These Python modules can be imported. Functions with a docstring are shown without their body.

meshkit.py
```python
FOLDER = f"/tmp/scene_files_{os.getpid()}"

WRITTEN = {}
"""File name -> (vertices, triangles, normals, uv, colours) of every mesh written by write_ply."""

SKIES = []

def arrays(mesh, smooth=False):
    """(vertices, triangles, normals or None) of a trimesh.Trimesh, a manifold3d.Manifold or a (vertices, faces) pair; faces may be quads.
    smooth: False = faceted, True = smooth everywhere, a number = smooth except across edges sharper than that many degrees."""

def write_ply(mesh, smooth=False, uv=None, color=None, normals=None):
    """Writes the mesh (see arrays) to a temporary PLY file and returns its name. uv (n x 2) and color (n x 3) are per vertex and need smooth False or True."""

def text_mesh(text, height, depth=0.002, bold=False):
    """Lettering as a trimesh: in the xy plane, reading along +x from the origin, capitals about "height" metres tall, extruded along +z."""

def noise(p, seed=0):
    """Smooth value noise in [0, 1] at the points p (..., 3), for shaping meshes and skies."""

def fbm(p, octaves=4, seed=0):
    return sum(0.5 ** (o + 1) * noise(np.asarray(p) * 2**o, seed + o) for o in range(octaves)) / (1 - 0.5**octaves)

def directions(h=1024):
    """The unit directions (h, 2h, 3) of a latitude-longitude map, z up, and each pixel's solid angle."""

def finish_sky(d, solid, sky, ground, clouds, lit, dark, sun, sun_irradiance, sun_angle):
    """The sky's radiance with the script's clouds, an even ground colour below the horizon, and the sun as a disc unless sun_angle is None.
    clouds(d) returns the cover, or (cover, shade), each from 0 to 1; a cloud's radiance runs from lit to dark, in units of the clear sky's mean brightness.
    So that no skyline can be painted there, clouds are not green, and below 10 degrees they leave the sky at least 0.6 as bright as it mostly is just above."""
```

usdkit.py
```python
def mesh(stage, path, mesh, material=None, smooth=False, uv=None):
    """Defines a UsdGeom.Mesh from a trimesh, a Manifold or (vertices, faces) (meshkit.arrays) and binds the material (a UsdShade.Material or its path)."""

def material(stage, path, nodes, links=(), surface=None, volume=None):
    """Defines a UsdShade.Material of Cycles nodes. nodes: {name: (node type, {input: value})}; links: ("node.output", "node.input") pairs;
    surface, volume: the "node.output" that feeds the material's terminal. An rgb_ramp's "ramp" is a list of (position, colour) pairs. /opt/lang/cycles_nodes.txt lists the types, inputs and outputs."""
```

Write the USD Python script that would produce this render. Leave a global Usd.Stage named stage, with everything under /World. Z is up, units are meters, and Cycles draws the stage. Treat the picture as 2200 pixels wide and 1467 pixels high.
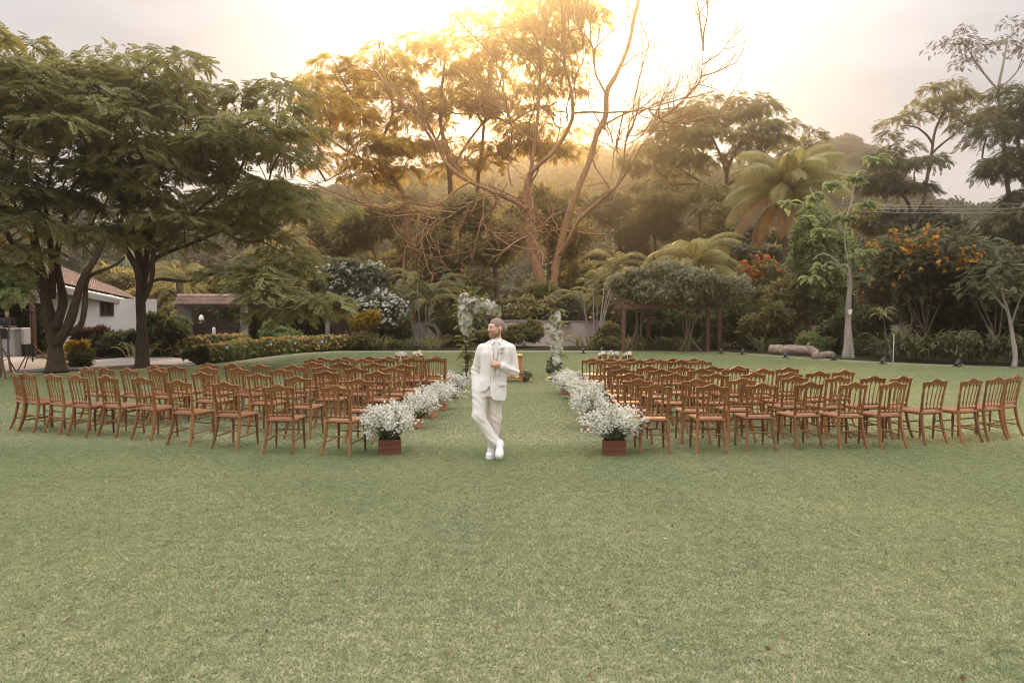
import math, random
import numpy as np, trimesh, shapely, usdkit, meshkit
import shapely.geometry as sg
from shapely import affinity
from pxr import Usd, UsdGeom, UsdLux, UsdShade, Gf, Sdf, Vt

stage = Usd.Stage.CreateInMemory()
UsdGeom.SetStageUpAxis(stage, 'Z'); UsdGeom.SetStageMetersPerUnit(stage, 1.0)
UsdGeom.Xform.Define(stage, '/World')
RNG = np.random.default_rng(7)
PI = math.pi

# ---------------------------------------------------------------- camera
EYE = 1.95                                   # camera height
FPX, CX, CY, HOR = 1700.0, 1100.0, 733.5, 658.0
PITCH = math.atan((CY - HOR) / FPX)
cam = UsdGeom.Camera.Define(stage, '/World/camera')
cam.CreateHorizontalApertureAttr(36.0)
cam.CreateFocalLengthAttr(36.0 * FPX / 2200.0)
cam.CreateClippingRangeAttr(Gf.Vec2f(0.1, 6000))
cam.AddTranslateOp().Set(Gf.Vec3d(0, 0, EYE))
cam.AddRotateXOp().Set(90.0 - math.degrees(PITCH))
cam.CreateExposureAttr(2.7)
# ---------------------------------------------------------------- sky and sun
SUN_EL, SUN_AZ = math.radians(21.0), math.radians(1.2)
SUN = np.array([math.sin(SUN_AZ) * math.cos(SUN_EL), math.cos(SUN_AZ) * math.cos(SUN_EL), math.sin(SUN_EL)])
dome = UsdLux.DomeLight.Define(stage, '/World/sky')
sky_mat = usdkit.material(stage, '/World/Looks/sky', {
    'tc': ('texture_coordinate', {}),
    'sky': ('sky_texture', {'sky_type': 'single_scattering', 'sun_disc': False, 'sun_elevation': SUN_EL, 'sun_rotation': SUN_AZ, 'aerosol_density': 3.0}),
    'nrm': ('vector_math', {'math_type': 'normalize'}),
    'sep': ('separate_xyz', {}),
    'dot': ('vector_math', {'math_type': 'dot_product', 'vector2': SUN}),
    'dpos': ('math', {'math_type': 'maximum', 'value2': 0.0}),
    'near': ('math', {'math_type': 'power', 'value2': 90.0}),
    'wide': ('math', {'math_type': 'power', 'value2': 14.0}),
    'map': ('mapping', {'scale': (1.6, 1.6, 5.0)}),
    'noise': ('noise_texture', {'scale': 1.3, 'detail': 5.0, 'roughness': 0.55}),
    'cl': ('rgb_ramp', {'ramp': [(0.28, (1.14, 1.11, 1.16)), (0.52, (1.66, 1.63, 1.69)), (0.78, (2.12, 2.09, 2.16))]}),
    'zen': ('map_range', {'value': 0, 'from_min': 0.0, 'from_max': 1.0, 'to_min': 1.0, 'to_max': 4.8, 'clamp': True}),  # overhead sky brightened past plain overcast to light the ground
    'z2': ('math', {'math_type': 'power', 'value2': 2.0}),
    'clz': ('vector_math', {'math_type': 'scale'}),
    'g1': ('vector_math', {'math_type': 'scale', 'vector1': (4.4, 3.0, 1.0)}),
    'g2': ('vector_math', {'math_type': 'scale', 'vector1': (0.5, 0.40, 0.26)}),
    'add1': ('vector_math', {'math_type': 'add'}), 'add2': ('vector_math', {'math_type': 'add'}),
    'mix': ('mix', {'mix_type': 'mix', 'fac': 0.97}),
    'bg': ('background_shader', {'strength': 0.05}),
}, [('tc.generated', 'nrm.vector1'), ('nrm.vector', 'sep.vector'), ('nrm.vector', 'dot.vector1'), ('dot.value', 'dpos.value1'),
    ('dpos.value', 'near.value1'), ('dpos.value', 'wide.value1'), ('nrm.vector', 'map.vector'), ('map.vector', 'noise.vector'),
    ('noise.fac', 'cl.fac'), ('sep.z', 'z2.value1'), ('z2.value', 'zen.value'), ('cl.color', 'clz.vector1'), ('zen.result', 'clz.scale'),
    ('near.value', 'g1.scale'), ('wide.value', 'g2.scale'), ('clz.vector', 'add1.vector1'), ('g1.vector', 'add1.vector2'),
    ('add1.vector', 'add2.vector1'), ('g2.vector', 'add2.vector2'), ('sky.color', 'mix.color1'), ('add2.vector', 'mix.color2'),
    ('mix.color', 'bg.color')], surface='bg.background')
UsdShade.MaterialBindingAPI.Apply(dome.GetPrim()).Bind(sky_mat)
sun = UsdLux.DistantLight.Define(stage, '/World/sun')
sun.CreateNormalizeAttr(True); sun.CreateIntensityAttr(0.23); sun.CreateAngleAttr(11.0)
sun.CreateColorAttr(Gf.Vec3f(1.0, 0.63, 0.27))
zax = Gf.Vec3d(*SUN)                         # the light shines along its -z axis
rot = Gf.Rotation(Gf.Vec3d(0, 0, 1), zax)
sun.AddTransformOp().Set(Gf.Matrix4d().SetRotate(rot))

# ---------------------------------------------------------------- helpers
FW = np.array([0, math.cos(PITCH), -math.sin(PITCH)]); UPV = np.array([0, math.sin(PITCH), math.cos(PITCH)])
EYEP = np.array([0, 0, EYE])

def ray(px, py):
    return np.array([1.0, 0, 0]) * ((px - CX) / FPX) + UPV * ((CY - py) / FPX) + FW

def at(px, py, Y):
    """The point at depth Y metres in front of the camera that is seen at photograph pixel (px, py)."""
    d = ray(px, py)
    return EYEP + d * (Y / d[1])

def on_z(px, py, z=0.0):
    d = ray(px, py)
    return EYEP + d * ((z - EYE) / d[2])

def ground_x(px, Y):
    return at(px, HOR, Y)[0]

USED = {}
def numbered(path):
    if path not in USED:
        USED[path] = 0
        return path
    USED[path] += 1
    return f'{path}_{USED[path]:03d}'

def tag(prim, label=None, cat=None, group=None, kind=None):
    p = prim.GetPrim() if hasattr(prim, 'GetPrim') else prim
    for k, v in (('label', label), ('category', cat), ('group', group), ('kind', kind)):
        if v:
            p.SetCustomDataByKey(k, v)
    return p

def thing(name, label=None, cat=None, loc=(0, 0, 0), rot=0.0, group=None, kind=None):
    x = UsdGeom.Xform.Define(stage, numbered('/World/' + name))
    x.AddTranslateOp().Set(Gf.Vec3d(*map(float, loc)))
    x.AddRotateZOp().Set(float(rot))
    tag(x, label, cat, group, kind)
    return x

def part(parent, name, mesh, mat, smooth=False, kind=None, label=None):
    path = numbered((str(parent.GetPath()) if parent is not None else '/World') + '/' + name)
    m = usdkit.mesh(stage, path, mesh, mat, smooth=smooth)
    tag(m, label, None, None, kind)
    return m

def solo(name, mesh, mat, label, cat, smooth=False, group=None, kind=None):
    m = part(None, name, mesh, mat, smooth)
    tag(m, label, cat, group, kind)
    return m

def copy_of(src, name, loc, rot, label, cat, group):
    x = UsdGeom.Xform.Define(stage, numbered('/World/' + name))
    x.GetPrim().GetReferences().AddInternalReference(src)
    x.GetPrim().SetInstanceable(True)
    x.GetPrim().GetAttribute('xformOp:translate').Set(Gf.Vec3d(*map(float, loc)))
    x.GetPrim().GetAttribute('xformOp:rotateZ').Set(float(rot))
    tag(x, label, cat, group)
    return x

def quats(M):
    """(n,3,3) rotations -> array of (w,x,y,z)."""
    w = np.sqrt(np.maximum(1e-12, 1 + M[:, 0, 0] + M[:, 1, 1] + M[:, 2, 2])) / 2
    from scipy.spatial.transform import Rotation as R
    q = R.from_matrix(M).as_quat()
    return np.c_[q[:, 3], q[:, :3]]

def frames(yaw, pitch, roll):
    """rotation matrices: local +x is the spray's axis, +z its upper side."""
    from scipy.spatial.transform import Rotation as R
    return R.from_euler('ZYX', np.c_[yaw, pitch, roll]).as_matrix()

def scatter(parent, name, protos, pos, M, scale, mat, which=None, kind='stuff', label=None):
    """A PointInstancer part: protos are meshes, drawn at pos with rotations M (n,3,3) and sizes scale."""
    path = numbered((str(parent.GetPath()) if parent is not None else '/World') + '/' + name)
    pi = UsdGeom.PointInstancer.Define(stage, path)
    rel = pi.CreatePrototypesRel()
    mats = mat if isinstance(mat, list) else [mat] * len(protos)
    for i, m in enumerate(protos):
        pp = f'{path}/piece_{i + 1:03d}'
        usdkit.mesh(stage, pp, m, mats[i])
        rel.AddTarget(pp)
    n = len(pos)
    if which is None:
        which = np.arange(n) % len(protos)
    pi.CreateProtoIndicesAttr(Vt.IntArray.FromNumpy(np.asarray(which, np.int32)))
    pi.CreatePositionsAttr(Vt.Vec3fArray.FromNumpy(np.asarray(pos, np.float32)))
    q = quats(M)
    pi.CreateOrientationsAttr(Vt.QuathArray([Gf.Quath(float(a), float(b), float(c), float(d)) for a, b, c, d in q]))
    sc = np.asarray(scale, float)
    if sc.ndim == 1:
        sc = np.repeat(sc[:, None], 3, 1)
    pi.CreateScalesAttr(Vt.Vec3fArray.FromNumpy(sc.astype(np.float32)))
    tag(pi, label, None, None, kind)
    return pi

# ---- meshes
cat = trimesh.util.concatenate
def box(size, c=(0, 0, 0), bevel=0.0):
    sx, sy, sz = size
    if bevel:
        import manifold3d as mf
        b = bevel
        pts = [(x * (sx / 2 - bx), y * (sy / 2 - by), z * (sz / 2 - bz)) for x in (-1, 1) for y in (-1, 1) for z in (-1, 1)
               for bx, by, bz in ((0, b, b), (b, 0, b), (b, b, 0))]
        m = trimesh.convex.convex_hull(np.array(pts))
    else:
        m = trimesh.creation.box([sx, sy, sz])
    m.apply_translation(c)
    return m

def basis(t):
    t = t / (np.linalg.norm(t) + 1e-12)
    a = np.cross(t, [0, 0, 1.0] if abs(t[2]) < 0.9 else [1.0, 0, 0])
    a /= np.linalg.norm(a)
    return t, a, np.cross(t, a)

def tube(pts, rad, sides=6, caps=True, square=False, up=None):
    """a tapering tube along a polyline (one closed mesh)."""
    p = np.asarray(pts, float); n = len(p)
    r = np.broadcast_to(np.asarray(rad, float), (n,))
    t = np.gradient(p, axis=0); t /= np.linalg.norm(t, axis=1, keepdims=True) + 1e-12
    a = np.zeros_like(p)
    _, a0, _ = basis(t[0])
    if up is not None:
        a0 = np.cross(t[0], up); a0 /= np.linalg.norm(a0) + 1e-12
    a[0] = a0
    for i in range(1, n):
        v = a[i - 1] - t[i] * np.dot(a[i - 1], t[i])
        a[i] = v / (np.linalg.norm(v) + 1e-12)
    b = np.cross(t, a)
    ang = np.arange(sides) * 2 * PI / sides + (PI / 4 if square else 0)
    ring = np.cos(ang)[None, :, None] * a[:, None] + np.sin(ang)[None, :, None] * b[:, None]
    v = (p[:, None] + r[:, None, None] * ring).reshape(-1, 3)
    i, j = np.meshgrid(np.arange(n - 1), np.arange(sides), indexing='ij')
    k = (j + 1) % sides
    q = np.stack([i * sides + j, i * sides + k, (i + 1) * sides + k, (i + 1) * sides + j], -1).reshape(-1, 4)
    f = [q[:, [0, 2, 1]], q[:, [0, 3, 2]]]
    if caps:
        v = np.vstack([v, p[:1], p[-1:]])
        c0, c1 = n * sides, n * sides + 1
        jj = np.arange(sides); kk = (jj + 1) % sides
        f.append(np.c_[np.full(sides, c0), jj, kk]); f.append(np.c_[np.full(sides, c1), (n - 1) * sides + kk, (n - 1) * sides + jj])
    m = trimesh.Trimesh(v, np.vstack(f)[:, ::-1], process=False)
    return m

def curve(pts, n=12):
    """smooth curve through the points (Catmull-Rom by cubic spline)."""
    from scipy.interpolate import CubicSpline, PchipInterpolator
    p = np.asarray(pts, float)
    if len(p) < 3:
        return np.linspace(p[0], p[-1], n)
    d = np.r_[0, np.cumsum(np.linalg.norm(np.diff(p[:, :3], axis=0), axis=1) ** 0.7 + 1e-9)]
    return PchipInterpolator(d, p)(np.linspace(0, d[-1], n))

def lathe(prof, sides):
    prof = np.asarray(prof, float)
    n = len(prof); ang = np.arange(sides) * 2 * PI / sides
    v = np.stack([prof[:, 0][:, None] * np.cos(ang), prof[:, 0][:, None] * np.sin(ang), np.repeat(prof[:, 1][:, None], sides, 1)], -1).reshape(-1, 3)
    i, j = np.meshgrid(np.arange(n - 1), np.arange(sides), indexing='ij'); k = (j + 1) % sides
    q = np.stack([i * sides + j, i * sides + k, (i + 1) * sides + k, (i + 1) * sides + j], -1).reshape(-1, 4)
    v = np.vstack([v, [[0, 0, prof[0, 1]], [0, 0, prof[-1, 1]]]])
    jj = np.arange(sides); kk = (jj + 1) % sides
    f = np.vstack([q[:, [0, 1, 2]], q[:, [0, 2, 3]], np.c_[np.full(sides, n * sides), kk, jj], np.c_[np.full(sides, n * sides + 1), (n - 1) * sides + jj, (n - 1) * sides + kk]])
    return trimesh.Trimesh(v, f, process=False)

def extrude(poly, depth):
    gs = getattr(poly, 'geoms', [poly])
    return cat([trimesh.creation.extrude_polygon(g, depth, engine='earcut') for g in gs])

def moved(m, t=(0, 0, 0), rz=0.0, rx=0.0, ry=0.0, s=1.0):
    m = m.copy()
    M = trimesh.transformations.euler_matrix(rx, ry, rz, 'sxyz')
    M[:3, :3] *= s
    M[:3, 3] = t
    m.apply_transform(M)
    return m

def surface_nets(fn, lo, hi, h):
    """closed mesh of fn(p) = 0 (negative inside) on a grid, vectorised naive surface nets."""
    lo = np.asarray(lo, float); hi = np.asarray(hi, float)
    n = np.ceil((hi - lo) / h).astype(int) + 1
    g = np.stack(np.meshgrid(*[lo[k] + h * np.arange(n[k]) for k in range(3)], indexing='ij'), -1)
    val = fn(g.reshape(-1, 3)).reshape(n)
    s = val < 0
    c = np.zeros(n - 1, int)
    acc = np.zeros((*(n - 1), 3)); cnt = np.zeros(n - 1)
    corners = [(a, b, d) for a in (0, 1) for b in (0, 1) for d in (0, 1)]
    def cut(arr, o):
        return arr[o[0]:o[0] + n[0] - 1, o[1]:o[1] + n[1] - 1, o[2]:o[2] + n[2] - 1]
    for o in corners:
        for k in range(3):
            if o[k] == 0:
                e = list(o); e[k] = 1
                va, vb = cut(val, o), cut(val, e)
                x = (va < 0) != (vb < 0)
                t = np.where(x, va / np.where(x, va - vb, 1), 0)
                p = np.array(o, float)[None, None, None] + t[..., None] * (np.array(e) - np.array(o))
                acc += np.where(x[..., None], p, 0); cnt += x
    act = cnt > 0
    idx = np.full(n - 1, -1); idx[act] = np.arange(act.sum())
    cell = np.stack(np.nonzero(act), -1)
    v = lo + h * (cell + acc[act] / cnt[act][:, None])
    quads = []
    for k in range(3):
        a, b = [(1, 2), (2, 0), (0, 1)][k]
        sl0 = [slice(1, -1)] * 3; sl1 = [slice(1, -1)] * 3
        sl0[k] = slice(0, n[k] - 1); sl1[k] = slice(1, n[k])
        x = s[tuple(sl0)] != s[tuple(sl1)]
        i = np.stack(np.nonzero(x), -1)
        off = np.array([1, 1, 1]); off[k] = 0
        i = i + off
        ea = np.zeros(3, int); ea[a] = 1; eb = np.zeros(3, int); eb[b] = 1
        q = np.stack([idx[tuple((i - ea - eb).T)], idx[tuple((i - eb).T)], idx[tuple(i.T)], idx[tuple((i - ea).T)]], -1)
        ins = s[tuple(i.T)]
        q[ins] = q[ins][:, ::-1]
        quads.append(q)
    q = np.vstack(quads)
    q = q[(q >= 0).all(1)]
    m = trimesh.Trimesh(v, np.vstack([q[:, [0, 1, 2]], q[:, [0, 2, 3]]]), process=False)
    if m.volume < 0:
        m.invert()
    return m

def smin(a, b, k):
    h = np.clip(0.5 + 0.5 * (b - a) / k, 0, 1)
    return b + (a - b) * h - k * h * (1 - h)

def cone_sdf(p, a, b, ra, rb, squash=None):
    """distance to a tapering capsule; squash=(axis, factor) flattens it."""
    a = np.asarray(a, float); b = np.asarray(b, float)
    d = b - a
    t = np.clip(((p - a) @ d) / (d @ d + 1e-12), 0, 1)
    w = p - (a + t[:, None] * d)
    if squash is not None:
        ax = np.asarray(squash[0], float); ax = ax / np.linalg.norm(ax)
        c = w @ ax
        w = w + ax * (c * (squash[1] - 1))[:, None]
    return np.linalg.norm(w, axis=1) - (ra + (rb - ra) * t)

def ell_sdf(p, c, r, R=None):
    q = p - np.asarray(c, float)
    if R is not None:
        q = q @ R
    r = np.asarray(r, float)
    k0 = np.linalg.norm(q / r, axis=1); k1 = np.linalg.norm(q / (r * r), axis=1) + 1e-9
    return k0 * (k0 - 1) / k1

# ---- materials
def principled(name, col, rough=0.6, noise=None, bump=None, spec=0.5, coat=0.0, rnd=None, extra=None):
    """noise: (scale, second colour[, stretch]); bump: (scale, distance); rnd: brightness spread between copies."""
    nodes = {'p': ('principled_bsdf', {'base_color': col, 'roughness': rough, 'specular_ior_level': spec, 'coat_weight': coat, 'coat_roughness': 0.25, **(extra or {})})}
    links, last = [], None
    if noise or bump:
        nodes['tc'] = ('texture_coordinate', {})
        st = noise[2] if noise and len(noise) > 2 else (1, 1, 1)
        nodes['mp'] = ('mapping', {'scale': st})
        links.append(('tc.object', 'mp.vector'))
    if noise:
        nodes['n'] = ('noise_texture', {'scale': noise[0], 'detail': 5.0, 'roughness': 0.6})
        nodes['r'] = ('rgb_ramp', {'ramp': [(0.32, col), (0.68, noise[1])]})
        links += [('mp.vector', 'n.vector'), ('n.fac', 'r.fac')]
        last = 'r.color'
    if rnd:
        nodes['oi'] = ('object_info', {})
        nodes['mr'] = ('map_range', {'value': 0, 'from_min': 0.0, 'from_max': 1.0, 'to_min': 1 - rnd, 'to_max': 1 + rnd})
        nodes['hs'] = ('hsv', {'color': col})
        links += [('oi.random', 'mr.value'), ('mr.result', 'hs.value')]
        if last:
            links.append((last, 'hs.color'))
        last = 'hs.color'
    if last:
        links.append((last, 'p.base_color'))
    if bump:
        nodes['bn'] = ('noise_texture', {'scale': bump[0], 'detail': 4.0})
        nodes['bp'] = ('bump', {'strength': 0.6, 'distance': bump[1]})
        links += [('mp.vector', 'bn.vector'), ('bn.fac', 'bp.height'), ('bp.normal', 'p.normal')]
    return usdkit.material(stage, '/World/Looks/' + name, nodes, links, surface='p.BSDF')

def leaf(name, c1, c2, trans=0.35, tcol=None, scale=0.8, rough=0.55):
    """leaf tissue: colour wanders between two tones over the crown; light passes through."""
    tcol = tcol or tuple(min(1, x * 1.5) for x in c2)
    return usdkit.material(stage, '/World/Looks/' + name, {
        'g': ('geometry', {}), 'n': ('noise_texture', {'scale': scale, 'detail': 3.0, 'roughness': 0.7}),
        'r': ('rgb_ramp', {'ramp': [(0.33, c1), (0.67, c2)]}),
        'p': ('principled_bsdf', {'roughness': rough, 'specular_ior_level': 0.3}),
        'h': ('hsv', {'color': tcol}), 'mr': ('map_range', {'value': 0, 'from_min': 0.3, 'from_max': 0.7, 'to_min': 0.75, 'to_max': 1.25}),
        't': ('translucent_bsdf', {'color': tcol}), 'm': ('mix_closure', {'fac': trans})},
        [('g.position', 'n.vector'), ('n.fac', 'r.fac'), ('r.color', 'p.base_color'), ('n.fac', 'mr.value'), ('mr.result', 'h.value'), ('h.color', 't.color'),
         ('p.BSDF', 'm.closure1'), ('t.BSDF', 'm.closure2')], surface='m.closure')

# ---------------------------------------------------------------- ground, hills, lawn
H1 = (135.0, [(-900, 500), (-400, 500), (0, 490), (200, 470), (330, 478), (560, 480), (760, 455), (950, 425), (1150, 398), (1300, 375), (1420, 378), (1560, 420), (1750, 470), (2000, 500), (2300, 510), (2700, 520), (3300, 540)])
H2 = (178.0, [(-1200, 560), (900, 560), (1350, 520), (1600, 470), (1690, 395), (1745, 350), (1800, 336), (1850, 356), (1920, 430), (2050, 530), (2300, 540), (2800, 560), (3400, 560)])
def terrain(x, y):
    z = np.zeros_like(x)
    for (Y0, prof), back in ((H1, 60.0), (H2, 70.0)):
        px = np.array([p[0] for p in prof], float)
        xs = (px - CX) / FPX * Y0
        zs = EYE + (HOR - np.array([p[1] for p in prof], float)) / FPX * Y0
        crest = np.interp(x, xs, zs)
        crest = crest * (0.94 + 0.12 * meshkit.noise(np.stack([x / 24, y / 24, np.zeros_like(x)], -1), 5))
        start = 84.0 if Y0 < 150 else 140.0
        t = np.clip((y - start) / (Y0 - start), 0, 1); up = t * t * (3 - 2 * t)
        t2 = np.clip((y - Y0) / back, 0, 1); dn = 1 - t2 * t2 * (3 - 2 * t2)
        z = np.maximum(z, crest * np.where(y < Y0, up, dn))
    return z
gx = np.unique(np.r_[np.linspace(-440, 440, 121), np.linspace(-60, 60, 41)]); gy = np.unique(np.r_[np.linspace(-42, 282, 109), np.linspace(0, 60, 25)])
GX, GY = np.meshgrid(gx, gy, indexing='ij')
GZ = terrain(GX, GY)
ni, nj = GX.shape
ii, jj = np.meshgrid(np.arange(ni - 1), np.arange(nj - 1), indexing='ij')
gf = np.stack([ii * nj + jj, (ii + 1) * nj + jj, (ii + 1) * nj + jj + 1, ii * nj + jj + 1], -1).reshape(-1, 4)
ground = trimesh.Trimesh(np.stack([GX, GY, GZ - 0.012], -1).reshape(-1, 3), np.vstack([gf[:, [0, 1, 2]], gf[:, [0, 2, 3]]]), process=False)
soil = usdkit.material(stage, '/World/Looks/soil', {
    'g': ('geometry', {}), 'n': ('noise_texture', {'scale': 0.35, 'detail': 6.0}), 'n2': ('noise_texture', {'scale': 0.03, 'detail': 4.0}),
    'r': ('rgb_ramp', {'ramp': [(0.3, (0.035, 0.028, 0.016)), (0.7, (0.085, 0.075, 0.040))]}), 'r2': ('rgb_ramp', {'ramp': [(0.4, (0.05, 0.06, 0.025)), (0.65, (0.17, 0.18, 0.085))]}),
    's': ('separate_xyz', {}), 'm': ('map_range', {'value': 0, 'from_min': 60.0, 'from_max': 110.0, 'clamp': True}), 'x': ('mix', {}),
    'p': ('principled_bsdf', {'roughness': 0.95, 'specular_ior_level': 0.1})},
    [('g.position', 'n.vector'), ('g.position', 'n2.vector'), ('n.fac', 'r.fac'), ('n2.fac', 'r2.fac'), ('g.position', 's.vector'), ('s.y', 'm.value'), ('m.result', 'x.fac'),
     ('r.color', 'x.color1'), ('r2.color', 'x.color2'), ('x.color', 'p.base_color')], surface='p.BSDF')
tag(part(None, 'ground', ground, soil, True), kind='structure', label='dark garden soil rising to green hills behind the trees')

def gpoly(pts):
    return sg.Polygon([tuple(on_z(px, py)[:2]) for px, py in pts])
lawn_far = [(-700, 812), (-300, 806), (0, 802), (150, 799), (300, 792), (420, 785), (475, 780), (560, 768), (650, 758), (720, 754), (900, 753.5), (1200, 753), (1400, 754), (1560, 756), (1690, 764), (1800, 772), (1900, 778), (2050, 784), (2200, 789), (2500, 796), (2900, 806)]
lawn_poly = sg.Polygon([tuple(on_z(*p)[:2]) for p in lawn_far] + [(30, 6), (30, -18), (-30, -18), (-30, 6)])
from shapely.ops import triangulate
def sheet(poly, z, cell=2.0):
    """a flat sheet over the polygon, cut into cells so that it shades evenly."""
    m = trimesh.creation.extrude_polygon(poly, 0.02, engine='earcut')
    m.apply_translation([0, 0, z - 0.02])
    return m
GRASS_TONES = {
    'g': ('geometry', {}), 'n': ('noise_texture', {'scale': 0.42, 'detail': 6.0, 'roughness': 0.72}), 'f': ('noise_texture', {'scale': 9.0, 'detail': 3.0}),
    'r': ('rgb_ramp', {'ramp': [(0.28, (0.465, 0.470, 0.315)), (0.50, (0.545, 0.508, 0.340)), (0.74, (0.620, 0.550, 0.375))]}),
    'rf': ('rgb_ramp', {'ramp': [(0.25, (0.78, 0.80, 0.78)), (0.75, (1.14, 1.12, 1.12))]}), 'x': ('mix', {'mix_type': 'multiply', 'fac': 1.0})}
GRASS_LINKS = [('g.position', 'n.vector'), ('g.position', 'f.vector'), ('n.fac', 'r.fac'), ('f.fac', 'rf.fac'), ('r.color', 'x.color1'), ('rf.color', 'x.color2')]
lawn_mat = usdkit.material(stage, '/World/Looks/lawn', {**GRASS_TONES, 'p': ('principled_bsdf', {'roughness': 0.9, 'specular_ior_level': 0.15}), 'dk': ('mix', {'mix_type': 'multiply', 'fac': 1.0, 'color2': (0.80, 0.79, 0.75)}), 'bn': ('noise_texture', {'scale': 45.0, 'detail': 3.0}), 'bp': ('bump', {'strength': 0.7, 'distance': 0.02})},
    GRASS_LINKS + [('x.color', 'dk.color1'), ('dk.color', 'p.base_color'), ('g.position', 'bn.vector'), ('bn.fac', 'bp.height'), ('bp.normal', 'p.normal')], surface='p.BSDF')
blade_mat = usdkit.material(stage, '/World/Looks/grass_blade', {**GRASS_TONES, 'iv': ('rgb_ramp', {'ramp': [(0.0, (0.58, 0.72, 0.52)), (0.40, (0.98, 1.04, 0.95)), (0.70, (1.30, 1.25, 1.12)), (0.88, (1.50, 1.32, 1.12)), (1.0, (0.48, 0.38, 0.30))]}), 'y': ('mix', {'mix_type': 'multiply', 'fac': 1.0}),
    'p': ('principled_bsdf', {'roughness': 0.55, 'specular_ior_level': 0.3}), 't': ('translucent_bsdf', {}), 'm': ('mix_closure', {'fac': 0.35})},
    GRASS_LINKS + [('g.random_per_island', 'iv.fac'), ('x.color', 'y.color1'), ('iv.color', 'y.color2'), ('y.color', 'p.base_color'), ('y.color', 't.color'), ('p.BSDF', 'm.closure1'), ('t.BSDF', 'm.closure2')], surface='m.closure')
tag(part(None, 'lawn', sheet(lawn_poly, 0.0), lawn_mat), kind='structure', label='wide mown lawn, pale green with dry straw patches')

def grass_patch(size, n, h0, h1, w, seed):
    r = np.random.default_rng(seed)
    p = np.clip(r.normal(0, size, (n, 2)), -2.4 * size, 2.4 * size); yaw = r.uniform(0, 2 * PI, n); h = r.uniform(h0, h1, n) * (0.6 + 0.8 * r.random(n) ** 2)
    lean = r.normal(0, 1.7, (n, 2)) * h[:, None]
    side = np.c_[np.cos(yaw), np.sin(yaw)] * w / 2
    z0 = np.full((n, 1), -0.004)
    a = np.c_[p - side, z0]; b = np.c_[p + side, z0]
    mid = p + lean * 0.35
    c = np.c_[mid + side * 0.7, h[:, None] * 0.62]; d = np.c_[mid - side * 0.7, h[:, None] * 0.62]
    e = np.c_[p + lean, h[:, None] * 0.95]
    v = np.stack([a, b, c, d, e], 1).reshape(-1, 3)
    k = np.arange(n)[:, None] * 5
    f = np.vstack([k + [0, 1, 2], k + [0, 2, 3], k + [3, 2, 4]])
    return trimesh.Trimesh(v, f, process=False)
def lay_grass(name, size, x0, x1, y0, y1, protos, label, fan=True):
    xs = np.arange(x0, x1, size); ys = np.arange(y0, y1, size)
    X, Y = np.meshgrid(xs, ys); P = np.c_[X.ravel(), Y.ravel()]
    keep = (np.abs(P[:, 0]) < P[:, 1] * 0.68 + 1.2)
    P = P[keep]
    inside = shapely.contains_xy(lawn_poly.buffer(-0.9 * size), P[:, 0], P[:, 1])
    P = P[inside]
    r = np.random.default_rng(11)
    P = P + r.uniform(-0.06, 0.06, P.shape) * size
    n = len(P)
    yaw = r.uniform(0, 2 * PI, n)
    M = frames(yaw, np.zeros(n), np.zeros(n))
    pi = scatter(None, name, protos, np.c_[P, np.zeros(n)], M, np.c_[np.ones(n), np.ones(n), r.uniform(0.8, 1.2, n)], blade_mat, r.integers(0, len(protos), n))
    tag(pi, label, None, None, 'stuff')
lay_grass('grass', 0.5, -12, 12, 3.2, 11.0, [grass_patch(0.30, 3050, 0.007, 0.021, 0.0064, s) for s in range(4)], 'short mown grass blades covering the lawn in the foreground')
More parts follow.
